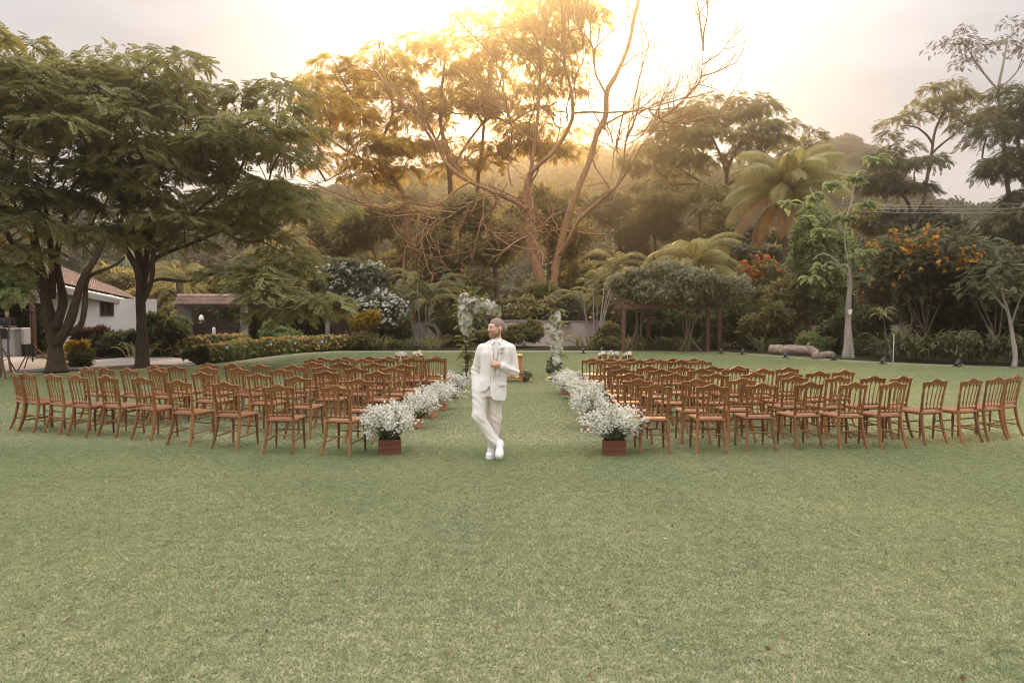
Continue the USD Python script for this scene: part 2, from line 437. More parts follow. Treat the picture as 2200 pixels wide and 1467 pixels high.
lay_grass('grass', 1.0, -26, 26, 11.0, 35.0, [grass_patch(0.60, 4500, 0.007, 0.014, 0.012, s + 9) for s in range(3)], 'short mown grass blades covering the lawn around the chairs')

# ---- pale path and terrace on the left
concrete = principled('concrete', (0.50, 0.45, 0.40), 0.85, noise=(1.3, (0.62, 0.57, 0.52)), bump=(30, 0.004))
path_poly = gpoly([(60, 796), (180, 791.5), (282, 785), (418, 784.5), (428, 776), (400, 772.5), (345, 766), (282, 768.5), (183, 776.5), (60, 781)])
m = trimesh.creation.extrude_polygon(path_poly, 0.06, engine='earcut'); m.apply_translation([0, 0, -0.03])
tag(part(None, 'path', m, concrete), kind='structure', label='pale concrete garden path beside the two big trees')
ter = gpoly([(-500, 812), (-200, 806), (98, 797), (104, 776), (60, 770), (-500, 770)])
m = trimesh.creation.extrude_polygon(ter, 0.09, engine='earcut'); m.apply_translation([0, 0, -0.03])
tag(part(None, 'terrace', m, principled('terrace_floor', (0.40, 0.35, 0.31), 0.8, noise=(0.9, (0.50, 0.44, 0.39)))), kind='structure', label='beige terrace floor in front of the house')

# ---------------------------------------------------------------- chairs
chair_wood = usdkit.material(stage, '/World/Looks/chair_wood', {
    'tc': ('texture_coordinate', {}), 'mp': ('mapping', {'scale': (14, 14, 2.5)}),
    'n': ('noise_texture', {'scale': 2.2, 'detail': 5.0, 'roughness': 0.6, 'distortion': 0.6}),
    'r': ('rgb_ramp', {'ramp': [(0.25, (0.112, 0.045, 0.013)), (0.5, (0.192, 0.081, 0.024)), (0.8, (0.300, 0.135, 0.042))]}),
    'oi': ('object_info', {}), 'mr': ('map_range', {'value': 0, 'to_min': 0.72, 'to_max': 1.22}), 'h': ('hsv', {}),
    'p': ('principled_bsdf', {'roughness': 0.38, 'specular_ior_level': 0.45})},
    [('tc.object', 'mp.vector'), ('mp.vector', 'n.vector'), ('n.fac', 'r.fac'), ('oi.random', 'mr.value'), ('mr.result', 'h.value'), ('r.color', 'h.color'), ('h.color', 'p.base_color')], surface='p.BSDF')
seat_wood = usdkit.material(stage, '/World/Looks/seat_wood', {
    'tc': ('texture_coordinate', {}), 'mp': ('mapping', {'scale': (26, 3, 3)}),
    'n': ('noise_texture', {'scale': 1.6, 'detail': 4.0}),
    'r': ('rgb_ramp', {'ramp': [(0.3, (0.31, 0.135, 0.068)), (0.7, (0.43, 0.205, 0.112))]}),
    'oi': ('object_info', {}), 'mr': ('map_range', {'value': 0, 'to_min': 0.88, 'to_max': 1.10}), 'h': ('hsv', {}),
    'p': ('principled_bsdf', {'roughness': 0.30, 'specular_ior_level': 0.6})},
    [('tc.object', 'mp.vector'), ('mp.vector', 'n.vector'), ('n.fac', 'r.fac'), ('oi.random', 'mr.value'), ('mr.result', 'h.value'), ('r.color', 'h.color'), ('h.color', 'p.base_color')], surface='p.BSDF')

CREST_Z = 0.925
def build_chair(root):
    bw0, bw1 = 0.170, 0.196                  # half width of the back at the seat and at the top
    def back(x, z):                          # the back leans: y of the back plane at height z
        return -0.185 - 0.075 * max(0, (z - 0.44) / 0.48) ** 1.2
    for s in (-1, 1):                        # rear leg and back post in one sweep
        pts = curve([(s * 0.200, -0.300, 0), (s * 0.186, -0.235, 0.17), (s * 0.172, -0.192, 0.38), (s * 0.170, -0.186, 0.47),
                     (s * 0.180, back(0, 0.65), 0.65), (s * 0.193, back(0, 0.87), 0.87)], 12)
        post = tube(pts, [0.018, 0.0195, 0.021, 0.022, 0.023, 0.023, 0.0225, 0.019, 0.0155, 0.015, 0.015, 0.0165], 8, square=False)
        rings = [moved(lathe([(0.0185, -0.009), (0.021, -0.004), (0.021, 0.004), (0.0185, 0.009)], 8), (s * (0.172 + 0.021 * (z - 0.5) / 0.37), back(0, z), z)) for z in (0.575, 0.605, 0.66, 0.69)]
        part(root, 'rear_leg', cat([post] + rings), chair_wood, 40)
    for s in (-1, 1):                        # turned front legs
        prof = [(0.013, 0), (0.015, 0.06), (0.018, 0.19), (0.0185, 0.24), (0.022, 0.245), (0.022, 0.262), (0.0165, 0.268), (0.022, 0.276), (0.022, 0.292),
                (0.0165, 0.298), (0.0215, 0.305), (0.0215, 0.320), (0.017, 0.327), (0.019, 0.37), (0.021, 0.40), (0.021, 0.442)]
        m = lathe(prof, 8)
        m.vertices[:, 0] += s * (0.188 + 0.010 * (0.44 - m.vertices[:, 2]) / 0.44)
        m.vertices[:, 1] += 0.185 + 0.012 * (0.44 - m.vertices[:, 2]) / 0.44
        part(root, 'front_leg', m, chair_wood, 40)
    # seat: rounded trapezoid, slightly dished edge
    pl = sg.Polygon([(-0.180, -0.205), (0.180, -0.205), (0.218, 0.18), (0.205, 0.215), (-0.205, 0.215), (-0.218, 0.18)]).buffer(0.02, 4).buffer(-0.012, 4)
    low = moved(extrude(pl, 0.017), (0, 0, 0.441)); top = moved(extrude(pl.buffer(-0.012), 0.006), (0, 0, 0.457))
    part(root, 'seat', cat([low, top]), seat_wood, False)
    ap = [box((0.30, 0.016, 0.026), (0, 0.186, 0.428)), box((0.28, 0.016, 0.022), (0, -0.186, 0.430)), box((0.016, 0.33, 0.026), (0.185, 0, 0.428)), box((0.016, 0.33, 0.026), (-0.185, 0, 0.428))]
    part(root, 'seat_apron', cat(ap), chair_wood, False)
    # crest rail: waved top, five arches below
    xs = np.linspace(-1, 1, 41)
    def topz(u):
        a = abs(u)
        return 0.873 + 0.050 * np.exp(-(u / 0.40) ** 2) + 0.012 * np.exp(-((a - 0.80) / 0.16) ** 2) - 0.004 * a
    upper = [(u * 0.210, topz(u)) for u in xs]
    low_pts = []
    for g in range(5):
        x0, x1 = -0.176 + g * 0.0704, -0.176 + (g + 1) * 0.0704
        xm = (x0 + x1) / 2; lift = 0.018 if g in (1, 2, 3) else 0.004
        for k in range(9):
            th = PI * (1 - k / 8)
            low_pts.append((xm + 0.028 * math.cos(th), 0.802 + lift * (1 if g == 2 else .6) + 0.030 * math.sin(th)))
    lowz = [(-0.205, 0.80)] + [(-0.182, 0.80)] + low_pts + [(0.182, 0.80), (0.205, 0.80)]
    crest = extrude(sg.Polygon(upper + lowz[::-1]).buffer(0), 0.020)
    def stand(m):                            # the flat panel (x, z, thickness) stood up into the leaning, slightly hollow back
        v = m.vertices.copy(); x, z, t = v[:, 0], v[:, 1], v[:, 2]
        y = np.array([back(0, zz) for zz in z]) + t - 0.010 - 0.020 * (1 - (x / 0.2) ** 2) * np.clip((z - 0.5) / 0.4, 0, 1)
        return trimesh.Trimesh(np.c_[x, y, z], m.faces[:, ::-1], process=False)
    cap = tube(curve([(u * 0.213, back(0, 0.9) - 0.020 * (1 - u * u), topz(u) + 0.002) for u in xs], 34), 0.0125, 6)
    cap.vertices[:, 1] *= 1.0
    part(root, 'crest_rail', stand(crest), chair_wood, False)
    part(root, 'crest_moulding', cap, chair_wood, 60)
    for g in range(4):                       # turned spindles
        x = (g - 1.5) * 0.0704
        zz = [0.515, 0.53, 0.545, 0.56, 0.585, 0.60, 0.66, 0.74, 0.80, 0.835]
        rr = [0.010, 0.010, 0.006, 0.010, 0.010, 0.0065, 0.0085, 0.007, 0.0062, 0.009]
        pts = [(x * (0.90 + 0.20 * (z - 0.51) / 0.33), back(0, z) - 0.020 * (1 - (x / 0.2) ** 2) * np.clip((z - 0.5) / 0.4, 0, 1), z) for z in zz]
        part(root, 'spindle', tube(pts, rr, 6, caps=False), chair_wood, 50)
    # lower rail with a scalloped upper edge
    base = sg.box(-0.172, 0.490, 0.172, 0.530)
    for g in range(5):
        base = base.difference(sg.Point((g - 2) * 0.064, 0.533).buffer(0.0255, 5))
    part(root, 'back_rail', stand(extrude(base.buffer(0), 0.018)), chair_wood, False)
    scal = [tube([((g - 2) * 0.064 + 0.027 * math.cos(a), back(0, 0.51) - 0.002, 0.534 + 0.027 * math.sin(a)) for a in np.linspace(PI, 2 * PI, 7)], 0.0085, 5) for g in range(5)]
    part(root, 'scallop_beading', cat(scal), seat_wood, 60)
    # stretchers
    def stretcher(a, b, r=0.0095):
        a = np.array(a, float); b = np.array(b, float); t = np.array([0, .18, .22, .26, .30, .5, .70, .74, .78, .82, 1])
        part(root, 'stretcher', tube(a + (b - a) * t[:, None], r * np.array([.8, .9, 1.25, 1.25, .95, 1.15, .95, 1.25, 1.25, .9, .8]), 6, caps=False), chair_wood, 50)
    stretcher((-0.180, -0.212, 0.250), (0.180, -0.212, 0.250)); stretcher((-0.192, 0.19, 0.265), (0.192, 0.19, 0.265))
    for s in (-1, 1):
        stretcher((s * 0.186, -0.235, 0.165), (s * 0.194, 0.192, 0.185))

ROWS = {  # crest of every chair back as seen in the photograph
    'left': [
        [(721, 828), (597, 826), (483, 820.3), (384, 816), (304, 809.6), (230, 806.2), (165, 805.6), (112, 802.5), (57.5, 800), (32, 798)],
        [(771.5, 813.5), (638.5, 808.3), (556, 802.2), (433, 799), (337, 792.6), (275, 791), (226, 789.3), (186, 788)],
        [(811, 797.4), (700.5, 796.3), (604, 792.3), (513, 789.4), (447, 787.6), (378, 785.4), (333, 785.2)],
        [(843.5, 789.3), (765, 789.3), (696, 787), (630, 784), (559, 781.8), (500.5, 781), (448, 779.8)],
        [(866, 782), (804, 780), (734, 779), (672, 777.5)],
        [(934.5, 768.6), (885, 768.2), (826, 770), (779, 770.5), (727.5, 770), (673, 770.5)],
        [(938, 765.8), (890, 765.4), (835, 766.3), (794.5, 766), (744, 766.7), (690, 767.4)]],
    'right': [
        [(1408, 825.2), (1530, 825), (1637, 822.6), (1740, 820), (1835, 821), (1921, 819.5), (2011, 814.3), (2089, 813), (2143, 810), (2182, 805.7)],
        [(1371, 813.8), (1496.5, 814), (1595, 812), (1709, 807.7), (1801, 808), (1877, 807.7), (1938, 807.6)],
        [(1354, 801.2), (1450, 802), (1538, 802.2), (1619, 800.2), (1698, 799.9), (1758.5, 797.4), (1813, 795)],
        [(1338, 791.4), (1420, 792.9), (1507, 791.4), (1579, 790), (1639, 791.9), (1692.5, 788.9)],
        [(1323, 784.6), (1394, 786.4), (1464.5, 786.8), (1530, 786.4), (1585, 786.4)],
        [(1288, 773.7), (1332, 774.4), (1374, 773.3), (1417, 772.7), (1463, 773), (1506, 774.2)],
        [(1272, 769.9), (1311, 769.9), (1357, 769.8), (1400, 770.2), (1445, 770), (1490, 769.9)]],
    'front': [[(862.5, 760.2), (897.7, 760.0), (1296, 759.2), (1321, 759.4), (1349, 759.4)]]}
ORD = ['first', 'second', 'third', 'fourth', 'fifth', 'sixth', 'seventh', 'eighth', 'ninth', 'tenth']
ROWN = ['nearest', 'second', 'third', 'fourth', 'fifth', 'sixth', 'seventh']
first = None
rc = np.random.default_rng(3)
def yaw_for(side, x):
    if side == 'left':
        return float(np.interp(-x, [1.0, 2.2, 3.1, 3.9, 4.7, 6.5, 7.8], [4, 9, 10, 14, 23, 28, 35]))
    return -float(np.interp(x, [1.0, 1.9, 2.7, 3.4, 4.1, 5.2, 6.6, 7.5], [-1, 0, 0, 3, 10, 14, 20, 25]))
VIP = [42, 46, -58, -54, -52]
for side, rows in ROWS.items():
    for r, row in enumerate(rows):
        for i, (px, py) in enumerate(row):
            c = on_z(px, py, CREST_Z)
            yaw = (VIP[i] if side == 'front' else yaw_for(side, c[0]) + rc.normal(0, 2.6))
            a = math.radians(yaw)            # clockwise from straight ahead
            fwd = np.array([math.sin(a), math.cos(a), 0])
            loc = c + 0.262 * fwd; loc[2] = 0.0
            if side == 'front':
                lab = ['wooden chair turned sideways left of the arch, white flowers on its back, outer one', 'wooden chair turned sideways left of the arch, white flowers on its back, inner one',
                       'leftmost of three sideways wooden chairs right of the arch, white flowers on its back', 'middle of three sideways wooden chairs right of the arch, white flowers on its back',
                       'rightmost of three sideways wooden chairs right of the arch, white flowers on its back'][i]
                grp = 'chairs of honour near the flower arch'
            else:
                lab = f'brown wooden spindle-back chair, {ORD[i]} from the aisle in the {ROWN[r]} row, {side} block'
                grp = f'wooden chairs in rows {side} of the aisle'
            if first is None:
                first = thing('wooden_chair', lab, 'chair', loc, -yaw, grp); build_chair(first)
                firstpath = first.GetPath()
            else:
                copy_of(firstpath, 'wooden_chair', loc, -yaw, lab, 'chair', grp)

# ---------------------------------------------------------------- foliage pieces
def leaflets(base, tip, width, up, fold=0.25):
    """diamond blades from base to tip (n,3); up gives the blade's upper side."""
    d = tip - base
    side = np.cross(d, up); side /= np.linalg.norm(side, axis=1, keepdims=True) + 1e-9
    n = np.cross(side, d); n /= np.linalg.norm(n, axis=1, keepdims=True) + 1e-9
    m = base + d * 0.45
    w = np.broadcast_to(width, (len(base),))[:, None] / 2
    a = m + side * w + n * w * fold; b = m - side * w + n * w * fold
    v = np.stack([base, a, tip, b], 1).reshape(-1, 3)
    k = np.arange(len(base))[:, None] * 4
    return trimesh.Trimesh(v, np.vstack([k + [0, 1, 2], k + [0, 2, 3]]), process=False)

def feather(L, n, ll, w, seed, droop=0.25):
    """a compound leaf: paired leaflets along a drooping rib (axis +x)."""
    r = np.random.default_rng(seed)
    t = np.linspace(0.12, 1, n)
    sway = r.normal(0, 0.10)
    c = np.c_[t * L, sway * L * t ** 2, -droop * L * t ** 2]
    B, T = [], []
    for s in (-1, 1):
        ang = r.normal(0.95, 0.12, n); l = ll * np.sin(PI * (0.12 + 0.80 * t)) ** 0.6 * r.uniform(0.8, 1.15, n)
        B.append(c); T.append(c + np.c_[np.cos(ang) * l, s * np.sin(ang) * l, r.normal(-0.12, 0.12, n) * l])
    return leaflets(np.vstack(B), np.vstack(T), w, np.tile([0, 0, 1.0], (2 * n, 1)))

def rosette(n, ll, w, seed, spread=0.9, rise=0.25):
    """leaves standing round a twig tip."""
    r = np.random.default_rng(seed)
    a = r.uniform(0, 2 * PI, n); l = ll * r.uniform(0.6, 1.15, n)
    e = r.normal(rise, 0.4, n)
    d = np.c_[np.cos(a) * np.cos(e), np.sin(a) * np.cos(e), np.sin(e)]
    b = r.normal(0, 0.16 * ll, (n, 3)) + d * 0.12 * ll
    return leaflets(b, b + d * l[:, None], w * r.uniform(0.7, 1.2, n), np.tile([0.05, 0.03, 1.0], (n, 1)), 0.3)

def crown_points(poly, Y, thick, step, seed, holes=(), jitter=0.75):
    """centres of leafy masses inside the crown: the outline (photograph pixels at depth Y) is filled in depth too."""
    r = np.random.default_rng(seed)
    P = sg.Polygon(poly)
    for h in holes:
        P = P.difference(sg.Polygon(h))
    x0, y0, x1, y1 = P.bounds
    s = step * FPX / Y
    out = []
    edge = max(1.0, 0.35 * min(x1 - x0, y1 - y0))
    for gx_ in np.arange(x0, x1 + s, s):
        for gy_ in np.arange(y0, y1 + s, s * 0.72):
            q = np.array([gx_, gy_]) + r.uniform(-jitter, jitter, 2) * s * [0.7, 0.5]
            pt = sg.Point(q)
            if not P.contains(pt):
                continue
            k = min(1.0, P.exterior.distance(pt) / edge)
            for _ in range(1 + (r.random() < k)):
                d = Y + thick * math.sqrt(0.15 + 0.85 * k) * r.uniform(-1, 1)
                out.append(at(q[0], q[1], d))
    if not out:
        c = P.representative_point(); out.append(at(c.x, c.y, Y))
    return np.array(out)

def pads(centres, rx, rz, n, seed, size=(0.8, 1.2), flat=0.25, dome=True):
    """positions and rotations of n sprays on each leafy mass."""
    r = np.random.default_rng(seed)
    N = len(centres) * n
    c = np.repeat(centres, n, 0)
    kx = np.repeat(r.uniform(0.65, 1.3, len(centres)), n) * rx
    a = r.uniform(0, 2 * PI, N); q = np.sqrt(r.random(N))
    z = rz * (1 - 1.7 * q ** 2) * (1 if dome else 0) + r.normal(0, rz * 0.33, N)
    pos = c + np.c_[np.cos(a) * q * kx, np.sin(a) * q * kx, z]
    yaw = a + r.normal(0, 0.7, N); pitch = 0.04 + 0.32 * q + r.normal(0, flat, N); roll = r.normal(0, flat, N)
    return pos, frames(yaw, pitch, roll), r.uniform(*size, N)

def grow(nodes, radii_tip, centres, seed, up_cost=0.5, sag=0.12, rmin=0.02, power=0.45, sides=5, steps=5):
    """branches from the given limb nodes out to every leafy mass; returns one mesh. nodes: (n,3) points of the limbs."""
    r = np.random.default_rng(seed)
    pts = [np.array(p, float) for p in nodes]; par = [-1] * len(pts)
    order = np.argsort(np.linalg.norm(centres - pts[-1], axis=1) if len(pts) else np.arange(len(centres)))
    order = np.argsort([min(np.linalg.norm(c - p) for p in pts[::2]) for c in centres])
    segs = []
    for ci in order:
        c = centres[ci]
        A = np.array(pts)
        d = A - c
        cost = np.linalg.norm(d, axis=1) + up_cost * np.maximum(0, d[:, 2] + 0.3) * 3
        k = int(np.argmin(cost))
        a = A[k]; L = np.linalg.norm(c - a)
        if L < 0.15:
            continue
        prev = k
        side = r.normal(0, 0.07, 3) * L
        for s in range(1, steps + 1):
            t = s / steps
            q = a + (c - a) * t + side * math.sin(PI * t) + np.array([0, 0, sag * L * math.sin(PI * t) * (1 if c[2] > a[2] else -0.3)])
            pts.append(q); par.append(prev); prev = len(pts) - 1
        segs.append((k, len(pts) - steps, len(pts)))
    w = np.zeros(len(pts)); w[[s[2] - 1 for s in segs]] = 1
    for i in range(len(pts) - 1, -1, -1):
        if par[i] >= 0:
            w[par[i]] += w[i] if w[i] else 0.0
    meshes = []
    for k, i0, i1 in segs:
        idx = [k] + list(range(i0, i1))
        rr = [rmin * max(1, w[j]) ** power for j in idx]
        rr[0] = min(rr[0], rr[1] * 1.15)
        meshes.append(tube([pts[j] for j in idx], rr, sides, caps=False))
    return cat(meshes)

def twigs(starts, seed, length=1.6, depth=3, up=0.35, r0=0.03, spread=0.75, kids=(2, 4)):
    """bare twigs: every start is (point, direction, scale)."""
    r = np.random.default_rng(seed); out = []
    def go(p, d, L, rad, k):
        n = 5; q = [p]
        for i in range(n):
            d = d + r.normal(0, 0.16, 3) + np.array([0, 0, up * 0.10]); d = d / np.linalg.norm(d)
            q.append(q[-1] + d * L / n)
        out.append(tube(q, np.linspace(rad, rad * 0.45, n + 1), 4 if rad > 0.012 else 3, caps=False))
        if k > 0:
            for _ in range(r.integers(*kids) + 1):
                i = r.integers(1, n + 1)
                e = d + r.normal(0, spread, 3); e[2] += up; e /= np.linalg.norm(e)
                go(q[i], e, L * r.uniform(0.45, 0.75), max(0.005, rad * 0.55), k - 1)
    for p, d, s in starts:
        d = np.asarray(d, float); go(np.asarray(p, float), d / np.linalg.norm(d), length * s, r0 * s, depth)
    return cat(out)

def limb(pxs, Y, w0, w1, wob=0.0, seed=0, n=None, sides=8, depth=None, foot=0.0):
    """a limb through photograph pixels; widths in metres at both ends; wanders in depth around Y. returns (mesh, points)."""
    r = np.random.default_rng(seed)
    k = len(pxs)
    dz = np.linspace(0, 1, k) * (depth if depth is not None else r.uniform(-1, 1) * wob)
    P = np.array([at(px, py, Y + dz[i]) for i, (px, py) in enumerate(pxs)])
    c = curve(P, n or max(6, 4 * k))
    t = np.linspace(0, 1, len(c))
    rad = w0 * (1 - t) ** 0.8 + w1 * (1 - (1 - t) ** 0.8)
    if foot:
        rad = rad * (1 + foot * np.exp(-t / 0.045) + 0.25 * foot * np.exp(-t / 0.15))
    rad = rad * (1 + 0.06 * np.sin(t * 23 + seed))
    return tube(c, rad, sides), c

def bark(name, c1, c2):
    return usdkit.material(stage, '/World/Looks/' + name, {
        'g': ('geometry', {}), 'mp': ('mapping', {'scale': (5, 5, 1.1)}), 'n': ('noise_texture', {'scale': 2.4, 'detail': 6.0, 'roughness': 0.65}),
        'r': ('rgb_ramp', {'ramp': [(0.3, c1), (0.7, c2)]}), 'b': ('bump', {'strength': 0.8, 'distance': 0.05}), 'p': ('principled_bsdf', {'roughness': 0.9, 'specular_ior_level': 0.2})},
        [('g.position', 'mp.vector'), ('mp.vector', 'n.vector'), ('n.fac', 'r.fac'), ('r.color', 'p.base_color'), ('n.fac', 'b.height'), ('b.normal', 'p.normal')], surface='p.BSDF')

bark_dark = bark('dark_bark', (0.060, 0.040, 0.026), (0.13, 0.090, 0.062))
bark_glow_tint = bark('glow_tinted_bark', (0.25, 0.125, 0.058), (0.42, 0.235, 0.118))  # orange tint of the light is put into this bark colour
bark_pale = bark('pale_bark', (0.24, 0.20, 0.16), (0.40, 0.34, 0.28))
bark_mid = bark('brown_bark', (0.11, 0.075, 0.048), (0.21, 0.15, 0.10))
L_DARK = leaf('dark_tree_leaf', (0.185, 0.185, 0.084), (0.386, 0.364, 0.168), 0.42, (0.36, 0.34, 0.11), 0.5)
L_DARKER = leaf('darker_leaf', (0.111, 0.114, 0.058), (0.240, 0.234, 0.124), 0.38, (0.17, 0.17, 0.07), 0.6)  # dark grey-green leaf colour
L_GLOW_TINT = leaf('glow_tinted_leaf', (0.304, 0.221, 0.055), (0.497, 0.373, 0.103), 0.6, (0.78, 0.58, 0.12), 0.4)  # warm backlit glow put into the leaf colour as gold
L_OLIVE = leaf('olive_leaf', (0.214, 0.193, 0.079), (0.397, 0.356, 0.159), 0.45, (0.32, 0.28, 0.09), 0.35)
L_MID = leaf('haze_tinted_leaf', (0.290, 0.249, 0.103), (0.496, 0.424, 0.194), 0.45, (0.40, 0.34, 0.12), 0.25)  # paler tone: distance haze is put into the leaf colour
L_GREEN = leaf('fresh_leaf', (0.17, 0.205, 0.085), (0.31, 0.345, 0.16), 0.42, (0.40, 0.46, 0.16), 0.8)
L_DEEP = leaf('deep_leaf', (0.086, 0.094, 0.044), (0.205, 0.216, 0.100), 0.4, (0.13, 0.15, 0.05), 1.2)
L_GREY = leaf('greyish_leaf', (0.187, 0.187, 0.121), (0.330, 0.325, 0.220), 0.38, (0.30, 0.30, 0.15), 0.9)
L_PALM = leaf('palm_leaf', (0.277, 0.251, 0.093), (0.476, 0.416, 0.166), 0.45, (0.46, 0.39, 0.13), 0.7)
L_DRY = leaf('dry_palm_leaf', (0.32, 0.17, 0.075), (0.44, 0.26, 0.12), 0.4, (0.55, 0.33, 0.14), 0.9)
L_CROTON = leaf('yellow_leaf', (0.34, 0.23, 0.035), (0.50, 0.35, 0.06), 0.4, (0.65, 0.46, 0.07), 2.0)
P_ORANGE = leaf('orange_petal', (0.75, 0.20, 0.03), (0.85, 0.30, 0.05), 0.3, (0.9, 0.3, 0.05), 2.0)
P_YELLOW = leaf('yellow_petal', (0.78, 0.36, 0.05), (0.88, 0.48, 0.09), 0.3, (0.9, 0.5, 0.1), 2.0)
P_PEACH = leaf('peach_petal', (0.72, 0.42, 0.16), (0.85, 0.56, 0.25), 0.3, (0.85, 0.55, 0.2), 2.0)
P_WHITE = leaf('white_petal', (0.82, 0.81, 0.75), (0.90, 0.89, 0.84), 0.5, (0.92, 0.90, 0.80), 3.0)

FEATHERS = [feather(0.42, 13, 0.125, 0.050, s, 0.10 + 0.06 * s) for s in range(4)]
WISPS = [feather(0.62, 12, 0.19, 0.070, s + 20, 0.2 + 0.08 * s) for s in range(4)]
ROSETTES = [rosette(12, 0.34, 0.13, s) for s in range(4)]
SMALLROS = [rosette(16, 0.17, 0.075, s + 5) for s in range(4)]

# ---------------------------------------------------------------- the two big dark trees on the left
def full_tree(name, label, cat_, limbs, centres, bark_m, leaf_m, protos, rx, rz, n, seed, size=(0.8, 1.2), rmin=0.02, flat=0.25, group=None, extra=None, power=0.45, up_cost=0.5, blossoms=None):
    t = thing(name, label, cat_, (0, 0, 0), 0, group)
    nodes = []
    first_limb = True
    for m, c in limbs:
        part(t, 'trunk' if first_limb else 'limb', m, bark_m, True)
        first_limb = False
        nodes += list(c[len(c) // 3:]) if len(limbs) > 1 else list(c[len(c) // 2:])
    if len(centres):
        part(t, 'branches', grow(nodes, None, centres, seed, rmin=rmin, power=power, up_cost=up_cost), bark_m, True, 'stuff')
        pos, M, s = pads(centres, rx, rz, n, seed + 1, size, flat)
        scatter(t, 'crown', protos, pos, M, s, leaf_m)
        if blossoms:
            bm, bp, bn, bs = blossoms
            r = np.random.default_rng(seed + 5)
            k = r.choice(len(pos), bn, replace=False)
            top = pos[k] + np.c_[r.normal(0, .05, bn), r.normal(-.15, .1, bn), np.abs(r.normal(.08, .06, bn))]
            scatter(t, 'blossoms', bp, top, frames(r.uniform(0, 6.3, bn), r.normal(0, .4, bn), r.normal(0, .4, bn)), r.uniform(*bs, bn), bm)
    return t

YA, YB = 23.3, 25.5
a_l = [limb([(122, 803), (121, 770), (118, 735), (112, 705), (104, 668), (95, 625), (88, 585), (70, 500), (52, 420)], YA, 0.231, 0.070, depth=0.6, seed=1, sides=14, n=60, foot=0.45),
       limb([(124, 735), (150, 690), (165, 640), (178, 600), (205, 555), (230, 500)], YA, 0.154, 0.042, depth=-1.2, seed=2, sides=10),
       limb([(120, 705), (135, 655), (128, 600), (122, 545), (140, 470), (135, 400)], YA, 0.140, 0.035, depth=1.8, seed=3, sides=10),
       limb([(112, 640), (112, 585), (108, 520), (100, 430), (115, 340)], YA + 0.3, 0.105, 0.035, depth=1.4, seed=4),
       limb([(128, 720), (172, 700), (182, 660), (188, 600), (250, 568), (268, 552)], YA, 0.098, 0.025, depth=-0.8, seed=5),
       limb([(98, 640), (60, 580), (30, 530), (0, 470), (-40, 400)], YA, 0.098, 0.035, depth=-1.0, seed=6)]
cA = crown_points([(-260, 60), (-120, 10), (0, 5), (30, 35), (60, 90), (130, 100), (175, 130), (240, 200), (300, 300), (290, 420), (240, 470), (190, 520), (130, 500), (60, 560), (0, 600), (-120, 560), (-260, 480)], YA + 0.5, 4.2, 0.86, 21,
    holes=[[(20, 330), (75, 315), (150, 350), (130, 400), (60, 390)], [(150, 420), (230, 400), (215, 450), (165, 470)]])
full_tree('spreading_tree', 'huge dark spreading tree whose forked trunk stands left beside the terrace', 'tree', a_l, cA, bark_dark, L_DARK, FEATHERS, 1.0, 0.18, 80, 100, rmin=0.018)
b_l = [limb([(305, 797), (306, 760), (304, 700), (302, 640), (303, 600), (300, 560), (286, 510), (268, 450), (255, 405)], YB, 0.190, 0.054, depth=0.8, seed=11, sides=14, n=60, foot=0.55),
       limb([(303, 640), (312, 590), (316, 540), (330, 470), (338, 400), (350, 330)], YB, 0.116, 0.034, depth=1.6, seed=12),
       limb([(302, 620), (294, 580), (276, 545), (262, 520), (262, 470), (275, 420)], YB - 0.1, 0.116, 0.034, depth=-1.4, seed=13),
       limb([(304, 650), (326, 600), (330, 540), (375, 500), (440, 440), (500, 390)], YB, 0.088, 0.027, depth=-1.8, seed=14),
       limb([(303, 625), (345, 600), (400, 605), (460, 588), (520, 600), (560, 622), (610, 640)], YB, 0.058, 0.014, depth=-2.5, seed=15),
       limb([(308, 600), (330, 560), (420, 520), (520, 470), (600, 400)], YB + 0.2, 0.082, 0.020, depth=2.5, seed=16)]
cB = np.vstack([crown_points([(130, 130), (200, 92), (300, 88), (380, 108), (440, 165), (468, 205), (500, 165), (525, 130), (560, 150), (600, 180), (650, 235), (668, 270), (625, 320), (640, 380), (690, 440), (640, 470), (600, 520), (640, 560), (600, 560), (540, 530), (470, 500), (400, 530), (330, 540), (220, 520), (200, 480), (240, 430), (170, 380), (110, 250)], YB + 0.5, 4.6, 0.9, 31,
    holes=[[(330, 395), (420, 380), (500, 400), (470, 430), (400, 425), (340, 440)], [(540, 330), (600, 330), (590, 370), (545, 370)], [(380, 205), (420, 200), (430, 225), (395, 232)]]),
    crown_points([(520, 555), (620, 545), (680, 590), (715, 650), (700, 690), (650, 690), (590, 660), (540, 620)], YB - 2.2, 1.6, 0.85, 33),
    crown_points([(450, 575), (510, 560), (520, 600), (470, 610)], YB - 1.6, 0.8, 0.9, 34)])
full_tree('spreading_tree', 'wide dark spreading tree with layered feathery crown, standing nearer the gate', 'tree', b_l, cB, bark_dark, L_DARK, FEATHERS, 1.05, 0.18, 80, 200, rmin=0.017)

